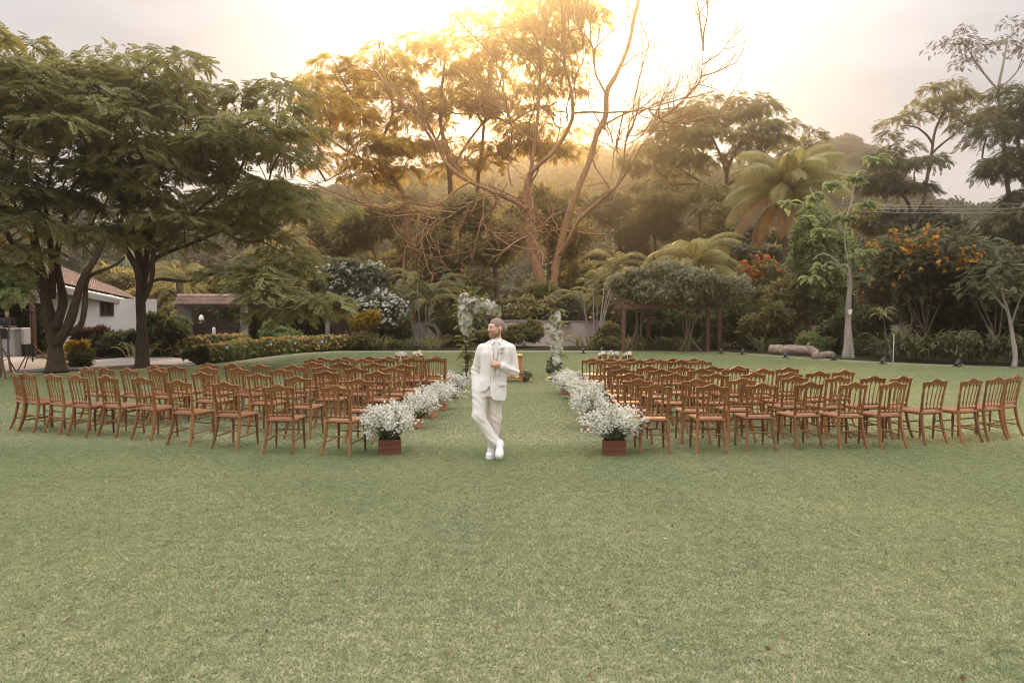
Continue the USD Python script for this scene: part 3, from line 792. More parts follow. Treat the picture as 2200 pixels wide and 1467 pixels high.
# ---------------------------------------------------------------- the big half-bare tree in the middle
YC = 42.0
tree = thing('bare_tree', 'huge half bare tree with pale forked limbs rising behind the flower arch', 'tree')
BL = [
    ([(1178, 700), (1176, 655), (1165, 620), (1150, 570), (1141, 545), (1134, 489), (1132, 420), (1139, 374)], .62, .40, 0.5),
    ([(1182, 700), (1186, 650), (1190, 610), (1194, 575), (1198, 555), (1218, 473), (1244, 401), (1267, 344), (1282, 290), (1302, 244), (1303, 202), (1328, 153), (1351, 95), (1363, 38), (1376, -20), (1385, -90)], .55, .12, 1.5),
    ([(1204, 548), (1218, 524), (1244, 473), (1290, 431), (1321, 405)], .30, .20, -2.0),
    ([(1321, 405), (1335, 372), (1340, 350), (1343, 313), (1352, 270), (1359, 244), (1362, 215)], .13, .03, -0.6),
    ([(1139, 374), (1146, 330), (1149, 305), (1157, 230), (1160, 160), (1168, 90), (1175, 10), (1180, -60)], .27, .07, 0.9),
    ([(1139, 374), (1160, 352), (1183, 332), (1218, 282), (1231, 244), (1225, 183), (1212, 130), (1214, 76), (1206, 0), (1203, -70)], .30, .07, -0.8),
    ([(1231, 244), (1262, 241), (1305, 242), (1366, 239), (1420, 225), (1477, 206), (1504, 172), (1511, 95)], .15, .025, -1.5),
    ([(1290, 275), (1328, 252), (1355, 240), (1385, 232), (1420, 263), (1477, 263)], .14, .03, -1.0),
    ([(1302, 202), (1290, 180), (1279, 156), (1275, 107), (1256, 69), (1250, 10)], .16, .04, 1.0),
    ([(1343, 313), (1382, 290), (1404, 275), (1430, 250)], .07, .015, -1.0),
    ([(1340, 359), (1330, 330), (1312, 300), (1300, 280)], .06, .015, 0.8),
    ([(1132, 450), (1120, 440), (1095, 427), (1050, 408), (1000, 385), (974, 366), (955, 345), (943, 324), (918, 285), (894, 252), (870, 225), (848, 198)], .36, .07, 3.0),
    ([(1010, 390), (985, 405), (928, 443), (875, 435), (825, 448), (790, 440)], .16, .03, -2.2),
    ([(928, 443), (922, 465), (913, 489), (892, 512), (871, 534), (868, 555)], .13, .03, -1.0),
    ([(1095, 418), (1060, 420), (1020, 432), (985, 452), (960, 468), (935, 470)], .09, .02, -2.0),
    ([(1050, 408), (1040, 425), (1038, 445), (1038, 477), (1048, 492), (1061, 504)], .085, .02, -1.6),
    ([(1118, 380), (1134, 395), (1141, 420), (1147, 450), (1149, 481), (1142, 497), (1134, 506)], .09, .025, -2.2),
    ([(1149, 470), (1170, 480), (1195, 490), (1215, 496)], .05, .015, -0.6),
    ([(1160, 160), (1130, 120), (1100, 90), (1085, 40), (1078, -20)], .10, .03, 1.6),
    ([(1100, 400), (1092, 360), (1105, 310), (1098, 265), (1085, 240), (1040, 243), (1000, 245)], .12, .03, 1.4),
    ([(1149, 305), (1120, 285), (1090, 262), (1075, 225), (1070, 170), (1055, 120)], .10, .025, 2.0),
    ([(1225, 183), (1245, 150), (1258, 110), (1252, 60), (1262, 10)], .09, .03, 1.0),
    ([(1183, 332), (1200, 290), (1205, 250), (1192, 200), (1200, 150)], .08, .02, 1.8),
]
starts = []
rt = np.random.default_rng(41)
for i, (pp, w0, w1, dd) in enumerate(BL):
    m, c = limb(pp, YC, w0 / 2 * 0.82, w1 / 2 * 0.95, depth=dd, seed=50 + i, sides=10 if i < 3 else 7)
    part(tree, 'trunk' if i < 2 else 'limb', m, bark_glow_tint, True)
    n0 = len(c) // 3 if i >= 3 else int(len(c) * .62)
    step = 2 if i > 3 else 3
    for j in range(n0, len(c) - 1, step):
        d = c[j + 1] - c[j]; d = d / np.linalg.norm(d)
        e = d + rt.normal(0, 0.75, 3); e[2] += 0.35 if i not in (12, 13, 14, 15, 16, 17) else -0.2
        starts.append((c[j], e, rt.uniform(0.55, 1.25)))
    starts.append((c[-1], c[-1] - c[-2], 1.3))
part(tree, 'twigs', twigs(starts, 77, 2.1, 2, 0.30, 0.042, 0.60, (2, 4)), bark_glow_tint, True, 'stuff')

# ---------------------------------------------------------------- airy trees behind it, leaves tinted gold to carry the glow
def limbs_of(lst, Y, seed, wob=1.5):
    out = []
    for i, (pp, w0, w1) in enumerate(lst):
        out.append(limb(pp, Y, w0, w1, wob=wob if i else 0.2, seed=seed + i))
    return out
YG = 54.0
g1 = limbs_of([([(886, 700), (882, 560), (873, 450), (863, 412), (840, 385), (791, 351), (745, 325), (712, 300)], .24, .05),
               ([(863, 412), (845, 385), (829, 351), (825, 298), (838, 262), (844, 237), (830, 190)], .15, .04),
               ([(791, 351), (760, 355), (725, 375), (700, 390)], .09, .03),
               ([(829, 320), (800, 280), (770, 230), (740, 180), (720, 140)], .09, .03)], YG, 300)
c = crown_points([(628, 260), (640, 185), (655, 150), (690, 130), (740, 118), (800, 92), (850, 100), (880, 150), (900, 230), (880, 290), (900, 330), (880, 400), (820, 400), (760, 380), (700, 400), (640, 385), (650, 320)], YG, 5, 1.45, 301,
    holes=[[(780, 205), (850, 195), (870, 240), (830, 262), (790, 255)], [(690, 340), (740, 330), (760, 380), (700, 390)], [(720, 215), (750, 200), (760, 250), (730, 260)]])
full_tree('airy_tree', 'airy golden tree left of the bare tree, thin forked trunks and flat leafy layers', 'tree', g1, c, bark_glow_tint, L_GLOW_TINT, WISPS, 1.3, 0.26, 72, 302, (0.8, 1.3), rmin=0.022)
g2 = limbs_of([([(975, 700), (972, 560), (970, 458), (966, 382), (962, 330), (951, 290), (945, 245), (950, 180), (958, 120)], .26, .06),
               ([(966, 382), (985, 340), (1010, 300), (1040, 260), (1070, 200), (1080, 140)], .12, .03),
               ([(1026, 560), (1024, 470), (1027, 382), (1036, 320), (1039, 267), (1028, 250), (1022, 210)], .20, .05),
               ([(1039, 267), (1060, 240), (1075, 215), (1082, 160)], .09, .03),
               ([(962, 330), (930, 290), (905, 240), (880, 180)], .10, .03)], YG + 3, 320)
c = crown_points([(850, 130), (900, 70), (950, 25), (1000, 8), (1060, -10), (1120, -40), (1200, -60), (1290, -30), (1290, 60), (1255, 110), (1240, 190), (1250, 290), (1235, 330), (1180, 340), (1120, 350), (1060, 350), (1000, 370), (930, 385), (890, 300), (850, 200)], YG + 3, 6, 1.5, 321,
    holes=[[(1000, 260), (1060, 240), (1090, 290), (1030, 310)], [(1160, 190), (1230, 200), (1220, 270), (1170, 260)], [(900, 170), (930, 160), (940, 200), (910, 215)], [(1080, 180), (1120, 160), (1130, 210), (1090, 225)]])
full_tree('airy_tree', 'tall airy golden tree directly behind the bare limbs, crown reaching the top edge', 'tree', g2, c, bark_glow_tint, L_GLOW_TINT, WISPS, 1.35, 0.28, 72, 322, (0.8, 1.3), rmin=0.022)
g3 = limbs_of([([(770, 640), (765, 540), (752, 480), (735, 455), (710, 440)], .16, .05), ([(765, 520), (790, 480), (820, 450)], .09, .03)], 70, 340)
c = crown_points([(640, 480), (655, 440), (720, 420), (800, 405), (880, 390), (930, 400), (925, 430), (850, 440), (760, 455), (700, 470)], 70, 5, 1.7, 341)
full_tree('flat_tree', 'low flat crowned tree seen beneath the golden tree, far behind the white blossom bush', 'tree', g3, c, bark_mid, L_OLIVE, WISPS, 1.9, 0.35, 60, 342, (0.9, 1.5), rmin=0.03)

# ---------------------------------------------------------------- umbrella tree right of centre, and the tall trees on the right
YM = 62.0
m1 = limbs_of([([(1563, 700), (1562, 560), (1561, 435), (1562, 370), (1575, 335), (1595, 305), (1620, 270)], .27, .07),
               ([(1562, 375), (1548, 335), (1535, 305), (1520, 265)], .14, .04), ([(1562, 400), (1600, 365), (1640, 320), (1670, 280)], .11, .03),
               ([(1561, 430), (1520, 400), (1480, 375), (1440, 350)], .11, .03)], YM, 400)
c = crown_points([(1352, 360), (1385, 300), (1412, 245), (1450, 222), (1480, 210), (1560, 198), (1640, 208), (1700, 228), (1712, 245), (1690, 280), (1665, 330), (1655, 390), (1600, 350), (1540, 345), (1480, 370), (1420, 440), (1360, 450), (1345, 410)], YM, 5.5, 1.4, 401,
    holes=[[(1500, 290), (1590, 285), (1600, 320), (1520, 330)], [(1600, 310), (1650, 300), (1640, 340), (1610, 345)]])
full_tree('umbrella_tree', 'large umbrella shaped tree left of the coconut palm, olive brown crown', 'tree', m1, c, bark_mid, L_OLIVE, WISPS, 1.4, 0.28, 84, 402, (0.8, 1.3), rmin=0.028)
m2 = limbs_of([([(1504, 620), (1505, 520), (1503, 450), (1480, 420), (1450, 400)], .16, .05), ([(1503, 460), (1525, 430), (1545, 415)], .08, .03)], YM - 6, 420)
c = crown_points([(1350, 420), (1420, 400), (1500, 395), (1560, 405), (1590, 440), (1560, 470), (1480, 450), (1400, 470), (1355, 460)], YM - 6, 3.5, 1.4, 421)
full_tree('umbrella_tree', 'lower umbrella tree with dark flat crown in front of the large one', 'tree', m2, c, bark_mid, L_OLIVE, WISPS, 1.3, 0.28, 84, 422, (0.7, 1.2), rmin=0.028)
m3 = limbs_of([([(1745, 640), (1742, 480), (1738, 400), (1725, 350)], .2, .06)], YM + 8, 430)
c = crown_points([(1655, 330), (1690, 285), (1740, 276), (1775, 300), (1770, 345), (1745, 390), (1680, 400)], YM + 8, 4, 1.5, 431)
full_tree('bushy_tree', 'dark bushy tree peeping out behind the top of the coconut palm', 'tree', m3, c, bark_mid, L_OLIVE, WISPS, 1.4, 0.5, 80, 432, (0.8, 1.2), rmin=0.03)
YR = 56.0
r1 = limbs_of([([(1982, 640), (1980, 480), (1992, 382), (2000, 343), (2007, 290), (2020, 255), (2035, 225)], .20, .05),
               ([(2004, 310), (1985, 285), (1962, 272), (1940, 270)], .09, .03), ([(2002, 330), (2030, 305), (2050, 290), (2075, 262)], .09, .03)], YR, 440)
c = crown_points([(1898, 300), (1915, 262), (1950, 225), (1990, 195), (2040, 172), (2090, 165), (2112, 200), (2115, 250), (2080, 262), (2010, 245), (1960, 265), (1920, 300)], YR, 3.6, 1.15, 441)
full_tree('slender_tree', 'slender tree with light spreading crown against the sky on the right', 'tree', r1, c, bark_mid, L_OLIVE, WISPS, 1.05, 0.25, 72, 442, (0.6, 1.0), rmin=0.022)
r2 = limbs_of([([(1990, 640), (1960, 470), (1950, 435), (1925, 405), (1904, 382), (1890, 350)], .17, .05), ([(1925, 405), (1950, 370), (1970, 340)], .08, .03)], YR - 4, 450)
c = crown_points([(1845, 380), (1870, 335), (1905, 300), (1960, 288), (1985, 320), (2015, 340), (2010, 400), (1960, 420), (1900, 425), (1850, 410)], YR - 4, 3.6, 1.1, 451, holes=[[(1955, 350), (1990, 350), (1985, 385), (1960, 380)]])
full_tree('slender_tree', 'leaning tree with patchy dark crown, lower left of the slender one on the right', 'tree', r2, c, bark_mid, L_DARKER, WISPS, 1.05, 0.25, 72, 452, (0.6, 1.0), rmin=0.022)
r3 = limbs_of([([(2178, 700), (2176, 560), (2172, 458), (2162, 380), (2156, 305), (2148, 230), (2145, 191), (2155, 140), (2165, 80)], .20, .04),
               ([(2145, 195), (2120, 165), (2095, 134), (2080, 100)], .08, .02), ([(2146, 190), (2180, 160), (2205, 120)], .07, .02), ([(2150, 250), (2110, 225), (2080, 190)], .06, .02)], YR - 8, 460)
c1 = crown_points([(2003, 130), (2010, 95), (2040, 60), (2075, 35), (2115, 60), (2120, 110), (2070, 140), (2030, 150)], YR - 8, 2.2, 1.25, 461)
c2 = crown_points([(2125, 110), (2140, 75), (2170, 22), (2195, 60), (2240, 50), (2250, 120), (2190, 120)], YR - 8, 2.2, 1.25, 462)
full_tree('thin_tree', 'tallest thin tree at the right edge with reddish sparse topmost leaves', 'tree', r3, np.vstack([c1, c2]), bark_pale, leaf('reddish_leaf', (0.10, 0.075, 0.05), (0.17, 0.13, 0.085), 0.4, (0.2, 0.15, 0.08)), WISPS, 0.85, 0.35, 50, 463, (0.35, 0.6), rmin=0.018)
r4 = limbs_of([([(2215, 700), (2212, 520), (2205, 400), (2190, 320), (2180, 260)], .24, .06), ([(2205, 400), (2160, 360), (2110, 340)], .1, .03), ([(2195, 340), (2240, 300), (2280, 260)], .1, .03)], YR - 10, 470)
c = np.vstack([crown_points([(2065, 285), (2075, 262), (2140, 205), (2200, 182), (2300, 170), (2340, 260), (2280, 300), (2180, 300), (2110, 305)], YR - 10, 4, 1.1, 471),
               crown_points([(2040, 370), (2060, 340), (2140, 325), (2240, 310), (2300, 340), (2250, 390), (2140, 380)], YR - 10, 3.4, 1.1, 472),
               crown_points([(2150, 470), (2160, 410), (2240, 380), (2320, 420), (2300, 520), (2200, 500)], YR - 10, 3, 1.1, 473)])
full_tree('layered_tree', 'dark layered tree filling the right edge below the tallest thin tree', 'tree', r4, c, bark_mid, L_DARKER, WISPS, 1.15, 0.28, 80, 474, (0.6, 1.0), rmin=0.024)

# ---------------------------------------------------------------- coconut and other palms
def frond(L, n, ll, w, rise, fall, seed, hang=0.55):
    """a pinnate palm leaf: rib rises then arches over (axis +x)."""
    r = np.random.default_rng(seed)
    t = np.linspace(0, 1, n)
    th = rise - (rise + fall) * t ** 1.3
    d = np.c_[np.cos(th), r.normal(0, 0.05) * t, np.sin(th)]
    c = np.vstack([[0, 0, 0], np.cumsum(d[:-1], 0)]) * L / n
    rib = tube(c[::2], np.linspace(0.030, 0.006, len(c[::2])) * L / 3, 4, caps=False)
    tt = t[3:]; cc = c[3:]; dd = d[3:]
    ms = [rib]
    for s in (-1, 1):
        l = ll * np.sin(PI * (0.10 + 0.82 * tt)) ** 0.7 * r.uniform(0.85, 1.1, len(tt))
        out = np.c_[dd[:, 0] * 0.55, np.full(len(tt), s * 0.9), dd[:, 2] * 0.55]
        e1 = cc + out * (l * 0.5)[:, None] + np.c_[np.zeros((len(tt), 2)), -hang * 0.30 * l]
        e2 = cc + out * (l * 0.78)[:, None] + np.c_[np.zeros((len(tt), 2)), -hang * 1.0 * l + r.normal(0, .05, len(tt)) * l]
        side = dd / np.linalg.norm(dd, axis=1, keepdims=True) * w / 2
        v = np.stack([cc - side * .6, cc + side * .6, e1 + side, e1 - side, e2], 1).reshape(-1, 3)
        k = np.arange(len(tt))[:, None] * 5
        ms.append(trimesh.Trimesh(v, np.vstack([k + [0, 1, 2], k + [0, 2, 3], k + [3, 2, 4]]), process=False))
    return cat(ms)

def palm(name, label, base, crown, L, nf, mat, seed, r0=0.17, rise=(0.2, 1.3), fall=(0.6, 1.3), ll=0.75, w=0.05, dry=0, n=30, trunk_m=None, group=None, hang=0.55):
    r = np.random.default_rng(seed)
    base = np.array(base, float); crown = np.array(crown, float)
    t = thing(name, label, 'palm', (0, 0, 0), 0, group)
    cc = curve([base, base + (crown - base) * 0.5 + [r.normal(0, .12), r.normal(0, .12), 0], crown], 14)
    rad = r0 * np.linspace(1.15, 0.85, 14) * (1 + 0.05 * (np.arange(14) % 2)); rad[0] *= 1.4
    part(t, 'trunk', tube(cc, rad, 9), trunk_m or bark_mid, True)
    for i in range(nf):
        k = (i / max(1, nf - 1)) ** 1.3
        a = i * 2.39996 + r.normal(0, 0.15)
        ri = rise[1] + (rise[0] - rise[1]) * k + r.normal(0, .08); fa = fall[0] + (fall[1] - fall[0]) * k + r.normal(0, .1)
        f = moved(frond(L * r.uniform(0.85, 1.1), n, ll, w, ri, fa, seed * 100 + i, hang), crown, a)
        isdry = i >= nf - dry
        part(t, 'frond', f, L_DRY if isdry else mat, label='drooping dried orange frond' if isdry else None)
    return t
palm('coconut_palm', 'tall coconut palm with orange dried lower fronds, right of the umbrella tree', at(1692, 740, 44) * [1, 1, 0], at(1690, 410, 44), 3.9, 30, L_PALM, 61, 0.24, (-0.45, 1.56), (0.30, 1.68), 1.0, 0.085, 6, 48, bark_mid, hang=1.0)
palm('coconut_palm', 'shorter coconut palm with upright fronds behind the grey green bush', at(1492, 740, 43) * [1, 1, 0], at(1492, 575, 43), 3.4, 24, L_PALM, 62, 0.24, (0.0, 1.45), (0.6, 1.3), 0.8, 0.075, 0, 36)
palm('date_palm', 'arching palm standing behind the tiled gate at the left', at(380, 742, 46) * [1, 1, 0], at(384, 598, 46), 2.6, 22, L_OLIVE, 63, 0.22, (-0.5, 1.2), (0.8, 1.2), 0.5, 0.04, 0, 28)
palm('date_palm', 'drooping palm between the tiled gate and the golden tree', at(600, 742, 47) * [1, 1, 0], at(602, 545, 47), 2.9, 24, L_OLIVE, 64, 0.20, (-0.8, 1.2), (0.9, 1.2), 0.6, 0.045, 0, 28)
palm('shade_palm', 'dark curving palm fronds behind the yellow flowering shrub', at(1945, 742, 40) * [1, 1, 0], at(1950, 545, 40), 2.8, 18, L_DEEP, 65, 0.2, (-0.1, 1.3), (0.9, 1.4), 0.6, 0.05, 0, 28)
palm('shade_palm', 'small palm with drooping fronds behind the arch, right of the bare trunk', at(1318, 742, 43) * [1, 1, 0], at(1322, 575, 43), 2.4, 18, L_OLIVE, 66, 0.16, (-0.3, 1.3), (0.9, 1.4), 0.55, 0.045, 0, 26)

def cane_palm(name, label, px, Y, h, nstem, nf, L, mat, seed, spread=0.8):
    r = np.random.default_rng(seed)
    t = thing(name, label, 'palm')
    b = np.array([ground_x(px, Y), Y, 0.0])
    for i in range(nstem):
        a = r.uniform(0, 2 * PI); o = np.array([math.cos(a), math.sin(a), 0])
        hh = h * r.uniform(0.55, 1.0)
        p = curve([b + o * 0.2 * r.random(), b + o * (0.25 + spread * 0.3) + [0, 0, hh * 0.6], b + o * spread * r.uniform(.6, 1.1) + [0, 0, hh]], 8)
        part(t, 'stem', tube(p, np.linspace(0.04, 0.025, 8), 6, caps=False), bark_pale, True)
        for j in range(nf):
            f = moved(frond(L * r.uniform(.8, 1.1), 22, 0.42, 0.05, r.uniform(0.5, 1.25), r.uniform(0.7, 1.2), seed * 50 + i * 9 + j, 0.35), p[-1], a + r.normal(0, 1.1))
            part(t, 'frond', f, mat)
    return t
cane_palm('cane_palm', 'clump of cane palms with bare stems right of the arch, before the white wall', 1278, 37.5, 3.3, 7, 5, 2.0, L_OLIVE, 71)
cane_palm('cane_palm', 'clump of cane palms with yellowish stems left of the arch', 905, 38, 3.6, 7, 5, 2.1, L_OLIVE, 72)

def blade(L, w, rise, fall, seed, n=9, stalk=0.3):
    """a long leaf blade on a stalk, arching over."""
    r = np.random.default_rng(seed)
    t = np.linspace(0, 1, n); th = rise - (rise + fall) * t ** 1.6
    d = np.c_[np.cos(th), np.zeros(n), np.sin(th)]
    c = np.vstack([[0, 0, 0], np.cumsum(d[:-1], 0)]) * L / (n - 1)
    k = np.clip((t - stalk) / (1 - stalk), 0, 1)
    wd = np.where(t < stalk, 0.012, w / 2 * np.sin(PI * k ** 0.75) ** 0.8 + 0.008)
    tw = r.normal(0, 0.35) * t
    nrm = np.c_[-np.sin(th), np.zeros(n), np.cos(th)]
    side = np.c_[np.zeros(n), np.cos(tw), np.zeros(n)] + nrm * np.sin(tw)[:, None]
    v = np.stack([c - side * wd[:, None] + nrm * (wd * .35)[:, None], c, c + side * wd[:, None] + nrm * (wd * .35)[:, None]], 1).reshape(-1, 3)
    q = []
    for i in range(n - 1):
        a = i * 3
        q += [[a, a + 1, a + 4, a + 3], [a + 1, a + 2, a + 5, a + 4]]
    q = np.array(q)
    return trimesh.Trimesh(v, np.vstack([q[:, [0, 1, 2]], q[:, [0, 2, 3]]]), process=False)

def leafy_clump(name, label, cat_, px, Y, h, nl, L, w, mat, seed, base_r=0.5, rise=(0.9, 1.5), fall=(0.2, 1.2), joined=False, group=None, stalk=0.35, zb=0.0):
    r = np.random.default_rng(seed)
    t = thing(name, label, cat_, (ground_x(px, Y), Y, 0), 0, group)
    ms = []
    for i in range(nl):
        a = r.uniform(0, 2 * PI); q = base_r * math.sqrt(r.random())
        m = moved(blade(L * r.uniform(.65, 1.1), w * r.uniform(.8, 1.15), r.uniform(*rise), r.uniform(*fall), seed * 97 + i, 9, stalk), (math.cos(a) * q, math.sin(a) * q, zb + (h - L * .8) * r.random() ** 1.2 if h > L else zb), a + r.normal(0, .5))
        ms.append(m)
    if joined:
        part(t, 'leaves', cat(ms), mat, True, 'stuff')
    else:
        for m in ms:
            part(t, 'leaf', m, mat, True)
    return t
L_BIG = leaf('big_leaf', (0.075, 0.078, 0.035), (0.150, 0.145, 0.070), 0.35, (0.20, 0.19, 0.06), 0.8, 0.4)
for i, (px, Y, h, nl, lab) in enumerate([
        (838, 38.5, 3.9, 26, 'broad leaved clump rising right beside the white blossom bush'),
        (885, 40.5, 4.6, 28, 'tallest broad leaved clump with arching leaves left of the arch'),
        (962, 38.5, 3.8, 26, 'broad leaved clump just left of the arch flowers'),
        (1012, 41.0, 4.2, 22, 'broad leaved clump behind the left arch column'),
        (1240, 40.5, 4.0, 24, 'broad leaved clump at the foot of the bare tree, right side'),
        (1370, 40.5, 3.6, 20, 'broad leaved clump left of the pergola roof')]):
    leafy_clump('broad_leaf_plant', lab, 'plant', px, Y, h, nl, 2.1, 0.34, L_BIG, 500 + i, 0.75)

# ---------------------------------------------------------------- shrubs
def shrub(name, label, px, Y, w, h, mat, protos, n, seed, size=(0.7, 1.2), z0=0.0, depth=None, cat_='shrub', blossoms=None, stems=5, stem_m=None, group=None, lump=0.35, off=0.0):
    r = np.random.default_rng(seed)
    t = thing(name, label, cat_, (ground_x(px, Y) + off, Y, 0), 0, group)
    dep = depth or w * 0.7
    hc = (h - z0) / 2
    nb = 7 + int(w * 2)
    bc = r.normal(0, 1, (nb, 3)); bc /= np.linalg.norm(bc, axis=1, keepdims=True); bc *= r.uniform(.25, .72, (nb, 1)); br = r.uniform(.30, .52, nb)
    pick = r.choice(nb, n, p=br ** 2 / (br ** 2).sum())
    d = r.normal(0, 1, (n, 3)); d /= np.linalg.norm(d, axis=1, keepdims=True)
    u_ = bc[pick] + d * (br[pick] * r.random(n) ** .30)[:, None]
    q = np.linalg.norm(u_, axis=1); a = np.arctan2(d[:, 1], d[:, 0])
    pos = u_ * [w / 2, dep / 2, hc] * 1.12 + [0, 0, z0 + hc]
    pos[:, 2] = np.maximum(pos[:, 2], 0.03)
    ms = []
    for i in range(stems):
        k = r.integers(0, n); top = pos[k] * [0.6, 0.6, 0.75]
        ms.append(tube(curve([(r.normal(0, .08 * w), r.normal(0, .08 * w), 0), top * [.3, .3, .5] + r.normal(0, .05, 3), top], 7), np.linspace(0.03, 0.012, 7) * max(.5, h / 2.5), 5, caps=False))
    part(t, 'stems', cat(ms), stem_m or bark_mid, True, 'stuff')
    scatter(t, 'foliage', protos, pos, frames(a + r.normal(0, .6, n), r.normal(0.1, .45, n), r.normal(0, .45, n)), r.uniform(*size, n), mat)
    if blossoms:
        bm, bp, bn, bs, zone = blossoms
        out = np.flatnonzero(q > np.quantile(q, 0.55))
        out = out[(pos[out, 1] < dep * 0.25) & zone(pos[out] / [w / 2, dep / 2, h])]
        wt = np.clip(meshkit.noise(pos[out] * 1.7 + 31, seed) - .38, 0.005, 1) ** 1.5
        k = r.choice(out, min(bn, len(out)), replace=False, p=wt / wt.sum())
        bp_ = pos[k] + d[k] * 0.10
        scatter(t, 'blossoms', bp, bp_, frames(r.uniform(0, 6.3, len(k)), r.normal(-.3, .5, len(k)), r.normal(0, .5, len(k))), r.uniform(*bs, len(k)), bm)
    return t

def blossom(nf, R, pr, seed):
    """a small head of open flowers."""
    r = np.random.default_rng(seed); ms = []
    for _ in range(nf):
        d = r.normal(0, 1, 3); d[2] = abs(d[2]); d /= np.linalg.norm(d)
        t_, a_, b_ = basis(d); c_ = d * R * r.uniform(.5, 1)
        k = 5; an = np.arange(k) * 2 * PI / k + r.random()
        dirs = np.cos(an)[:, None] * a_ + np.sin(an)[:, None] * b_
        ms.append(leaflets(np.tile(c_, (k, 1)), c_ + dirs * pr + d * pr * 0.35, pr * 0.95, np.tile(d, (k, 1)), 0.2))
    return cat(ms)
HEADS = [blossom(5, 0.10, 0.062, s) for s in range(3)]
BIGHEADS = [blossom(7, 0.15, 0.085, s + 7) for s in range(3)]
ALL = lambda p: np.ones(len(p), bool)
W_ = FPX
shrub('blossom_bush', 'bush covered in white blossoms above the brown side door', 762, 37.2, 3.4, 4.2, L_GREY, SMALLROS, 2600, 601, (0.8, 1.3), 1.3, 2.0, blossoms=(P_WHITE, HEADS, 560, (0.5, 1.0), ALL))
shrub('blossom_bush', 'trailing white blossom branch hanging right of the brown side door', 800, 36.4, 2.5, 2.5, L_GREY, SMALLROS, 1300, 602, (0.8, 1.2), 0.95, 1.4, blossoms=(P_WHITE, HEADS, 380, (0.7, 1.2), ALL), lump=.4)
shrub('croton_bush', 'bright yellow leaved bush in front of the brown side door', 784, 35.6, 1.25, 1.65, L_CROTON, SMALLROS, 520, 603, (0.9, 1.4), 0.75, 0.9)
shrub('croton_bush', 'dull green lower bush under the bright yellow leaves', 786, 35.3, 1.2, 0.85, L_OLIVE, SMALLROS, 420, 604, (0.9, 1.4), 0.0, 0.8)
for i, (px, Y, w, h, mat, n, lab) in enumerate([
    (556, 39, 2.0, 2.2, L_DEEP, 700, 'dark shrub growing against the right gate pillar'),
    (577, 36.6, 0.9, 1.25, L_GREEN, 420, 'small pale green bush between two garden lamps behind the yellow hedge'),
    (612, 36.4, 1.6, 0.85, L_GREEN, 420, 'low spreading green bush behind the yellow hedge'),
    (645, 38.5, 2.2, 2.6, L_DEEP, 800, 'dark tall shrub left of the brown side door'),
    (690, 39.5, 2.2, 3.3, L_OLIVE, 800, 'olive shrub leaning over the lintel of the side door'),
    (1062, 38, 2.6, 1.05, L_OLIVE, 600, 'low olive shrub behind the man, in front of the wall'),
    (1125, 37.6, 1.8, 1.35, L_OLIVE, 600, 'olive shrub by the wall beneath the hanging arch flowers'),
    (1165, 40.3, 2.6, 3.0, L_OLIVE, 900, 'bushy shrub growing round the foot of the bare tree'),
    (1218, 39.9, 2.4, 2.6, L_GREY, 800, 'greyish shrub behind the right arch column'),
    (985, 38.6, 2.0, 1.5, L_OLIVE, 560, 'leafy shrub against the wall behind the left arch column'),
    (1035, 38.8, 1.5, 1.7, L_GREY, 480, 'greyish shrub against the wall just left of the man\'s head'),
    (845, 38.6, 2.4, 1.6, L_OLIVE, 620, 'low leafy shrub covering the wall under the broad leaved clump'),
    (1312, 36.8, 1.3, 1.2, L_OLIVE, 420, 'small shrub at the left pergola post'),
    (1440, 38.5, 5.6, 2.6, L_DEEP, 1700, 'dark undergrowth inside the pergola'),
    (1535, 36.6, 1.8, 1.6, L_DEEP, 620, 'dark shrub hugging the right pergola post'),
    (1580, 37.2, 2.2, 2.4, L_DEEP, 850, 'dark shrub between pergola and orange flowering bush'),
    (1625, 36.0, 1.9, 1.5, L_OLIVE, 620, 'low olive shrub left of the fallen log'),
    (1668, 35.4, 1.9, 1.9, L_OLIVE, 700, 'leafy shrub directly behind the fallen log'),
    (1752, 32.3, 1.35, 0.85, L_GREEN, 620, 'small round light green bush behind the end of the log'),
    (1795, 32.8, 1.5, 1.7, L_DEEP, 560, 'dark shrub left of the forked trunk with the white bucket'),
    (1862, 32.0, 1.6, 1.7, L_DEEP, 560, 'dark shrub right of the trunk with the white bucket'),
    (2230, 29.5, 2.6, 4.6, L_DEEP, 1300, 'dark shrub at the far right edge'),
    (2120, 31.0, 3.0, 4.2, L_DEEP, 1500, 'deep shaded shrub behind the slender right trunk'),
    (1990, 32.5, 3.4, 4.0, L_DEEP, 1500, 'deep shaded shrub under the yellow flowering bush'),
    (60, 33.0, 2.6, 3.2, L_DEEP, 700, 'dark shrub beside the terrace post'),
    (205, 31.2, 1.7, 1.35, leaf('red_brown_leaf', (0.09, 0.04, 0.03), (0.16, 0.085, 0.05), 0.3, (0.2, 0.09, 0.05), 1.5), 560, 'reddish brown bush in front of the white house wall'),
    (255, 30.9, 1.9, 1.1, L_DEEP, 560, 'low dark bush along the path, right of the reddish bush'),
    (345, 30.6, 1.8, 1.6, L_DEEP, 620, 'dark shrub right of the second big trunk'),
    (375, 36.5, 1.5, 1.3, L_GREEN, 420, 'yellowish green plant by the left gate pillar')]):
    shrub('garden_shrub', lab, px, Y, w, h, mat, ROSETTES if h > 1.4 else SMALLROS, n, 620 + i, (0.6, 1.05) if h > 1.4 else (0.8, 1.3))
shrub('croton_plant', 'small croton with yellow leaves at the foot of the first big trunk', 168, 25.6, 0.6, 0.85, L_CROTON, SMALLROS, 150, 655, (0.7, 1.2), 0.15)
shrub('garden_shrub', 'dark small bush under the yellow croton beside the first trunk', 172, 25.3, 0.75, 0.5, L_DEEP, SMALLROS, 160, 656, (0.8, 1.3))
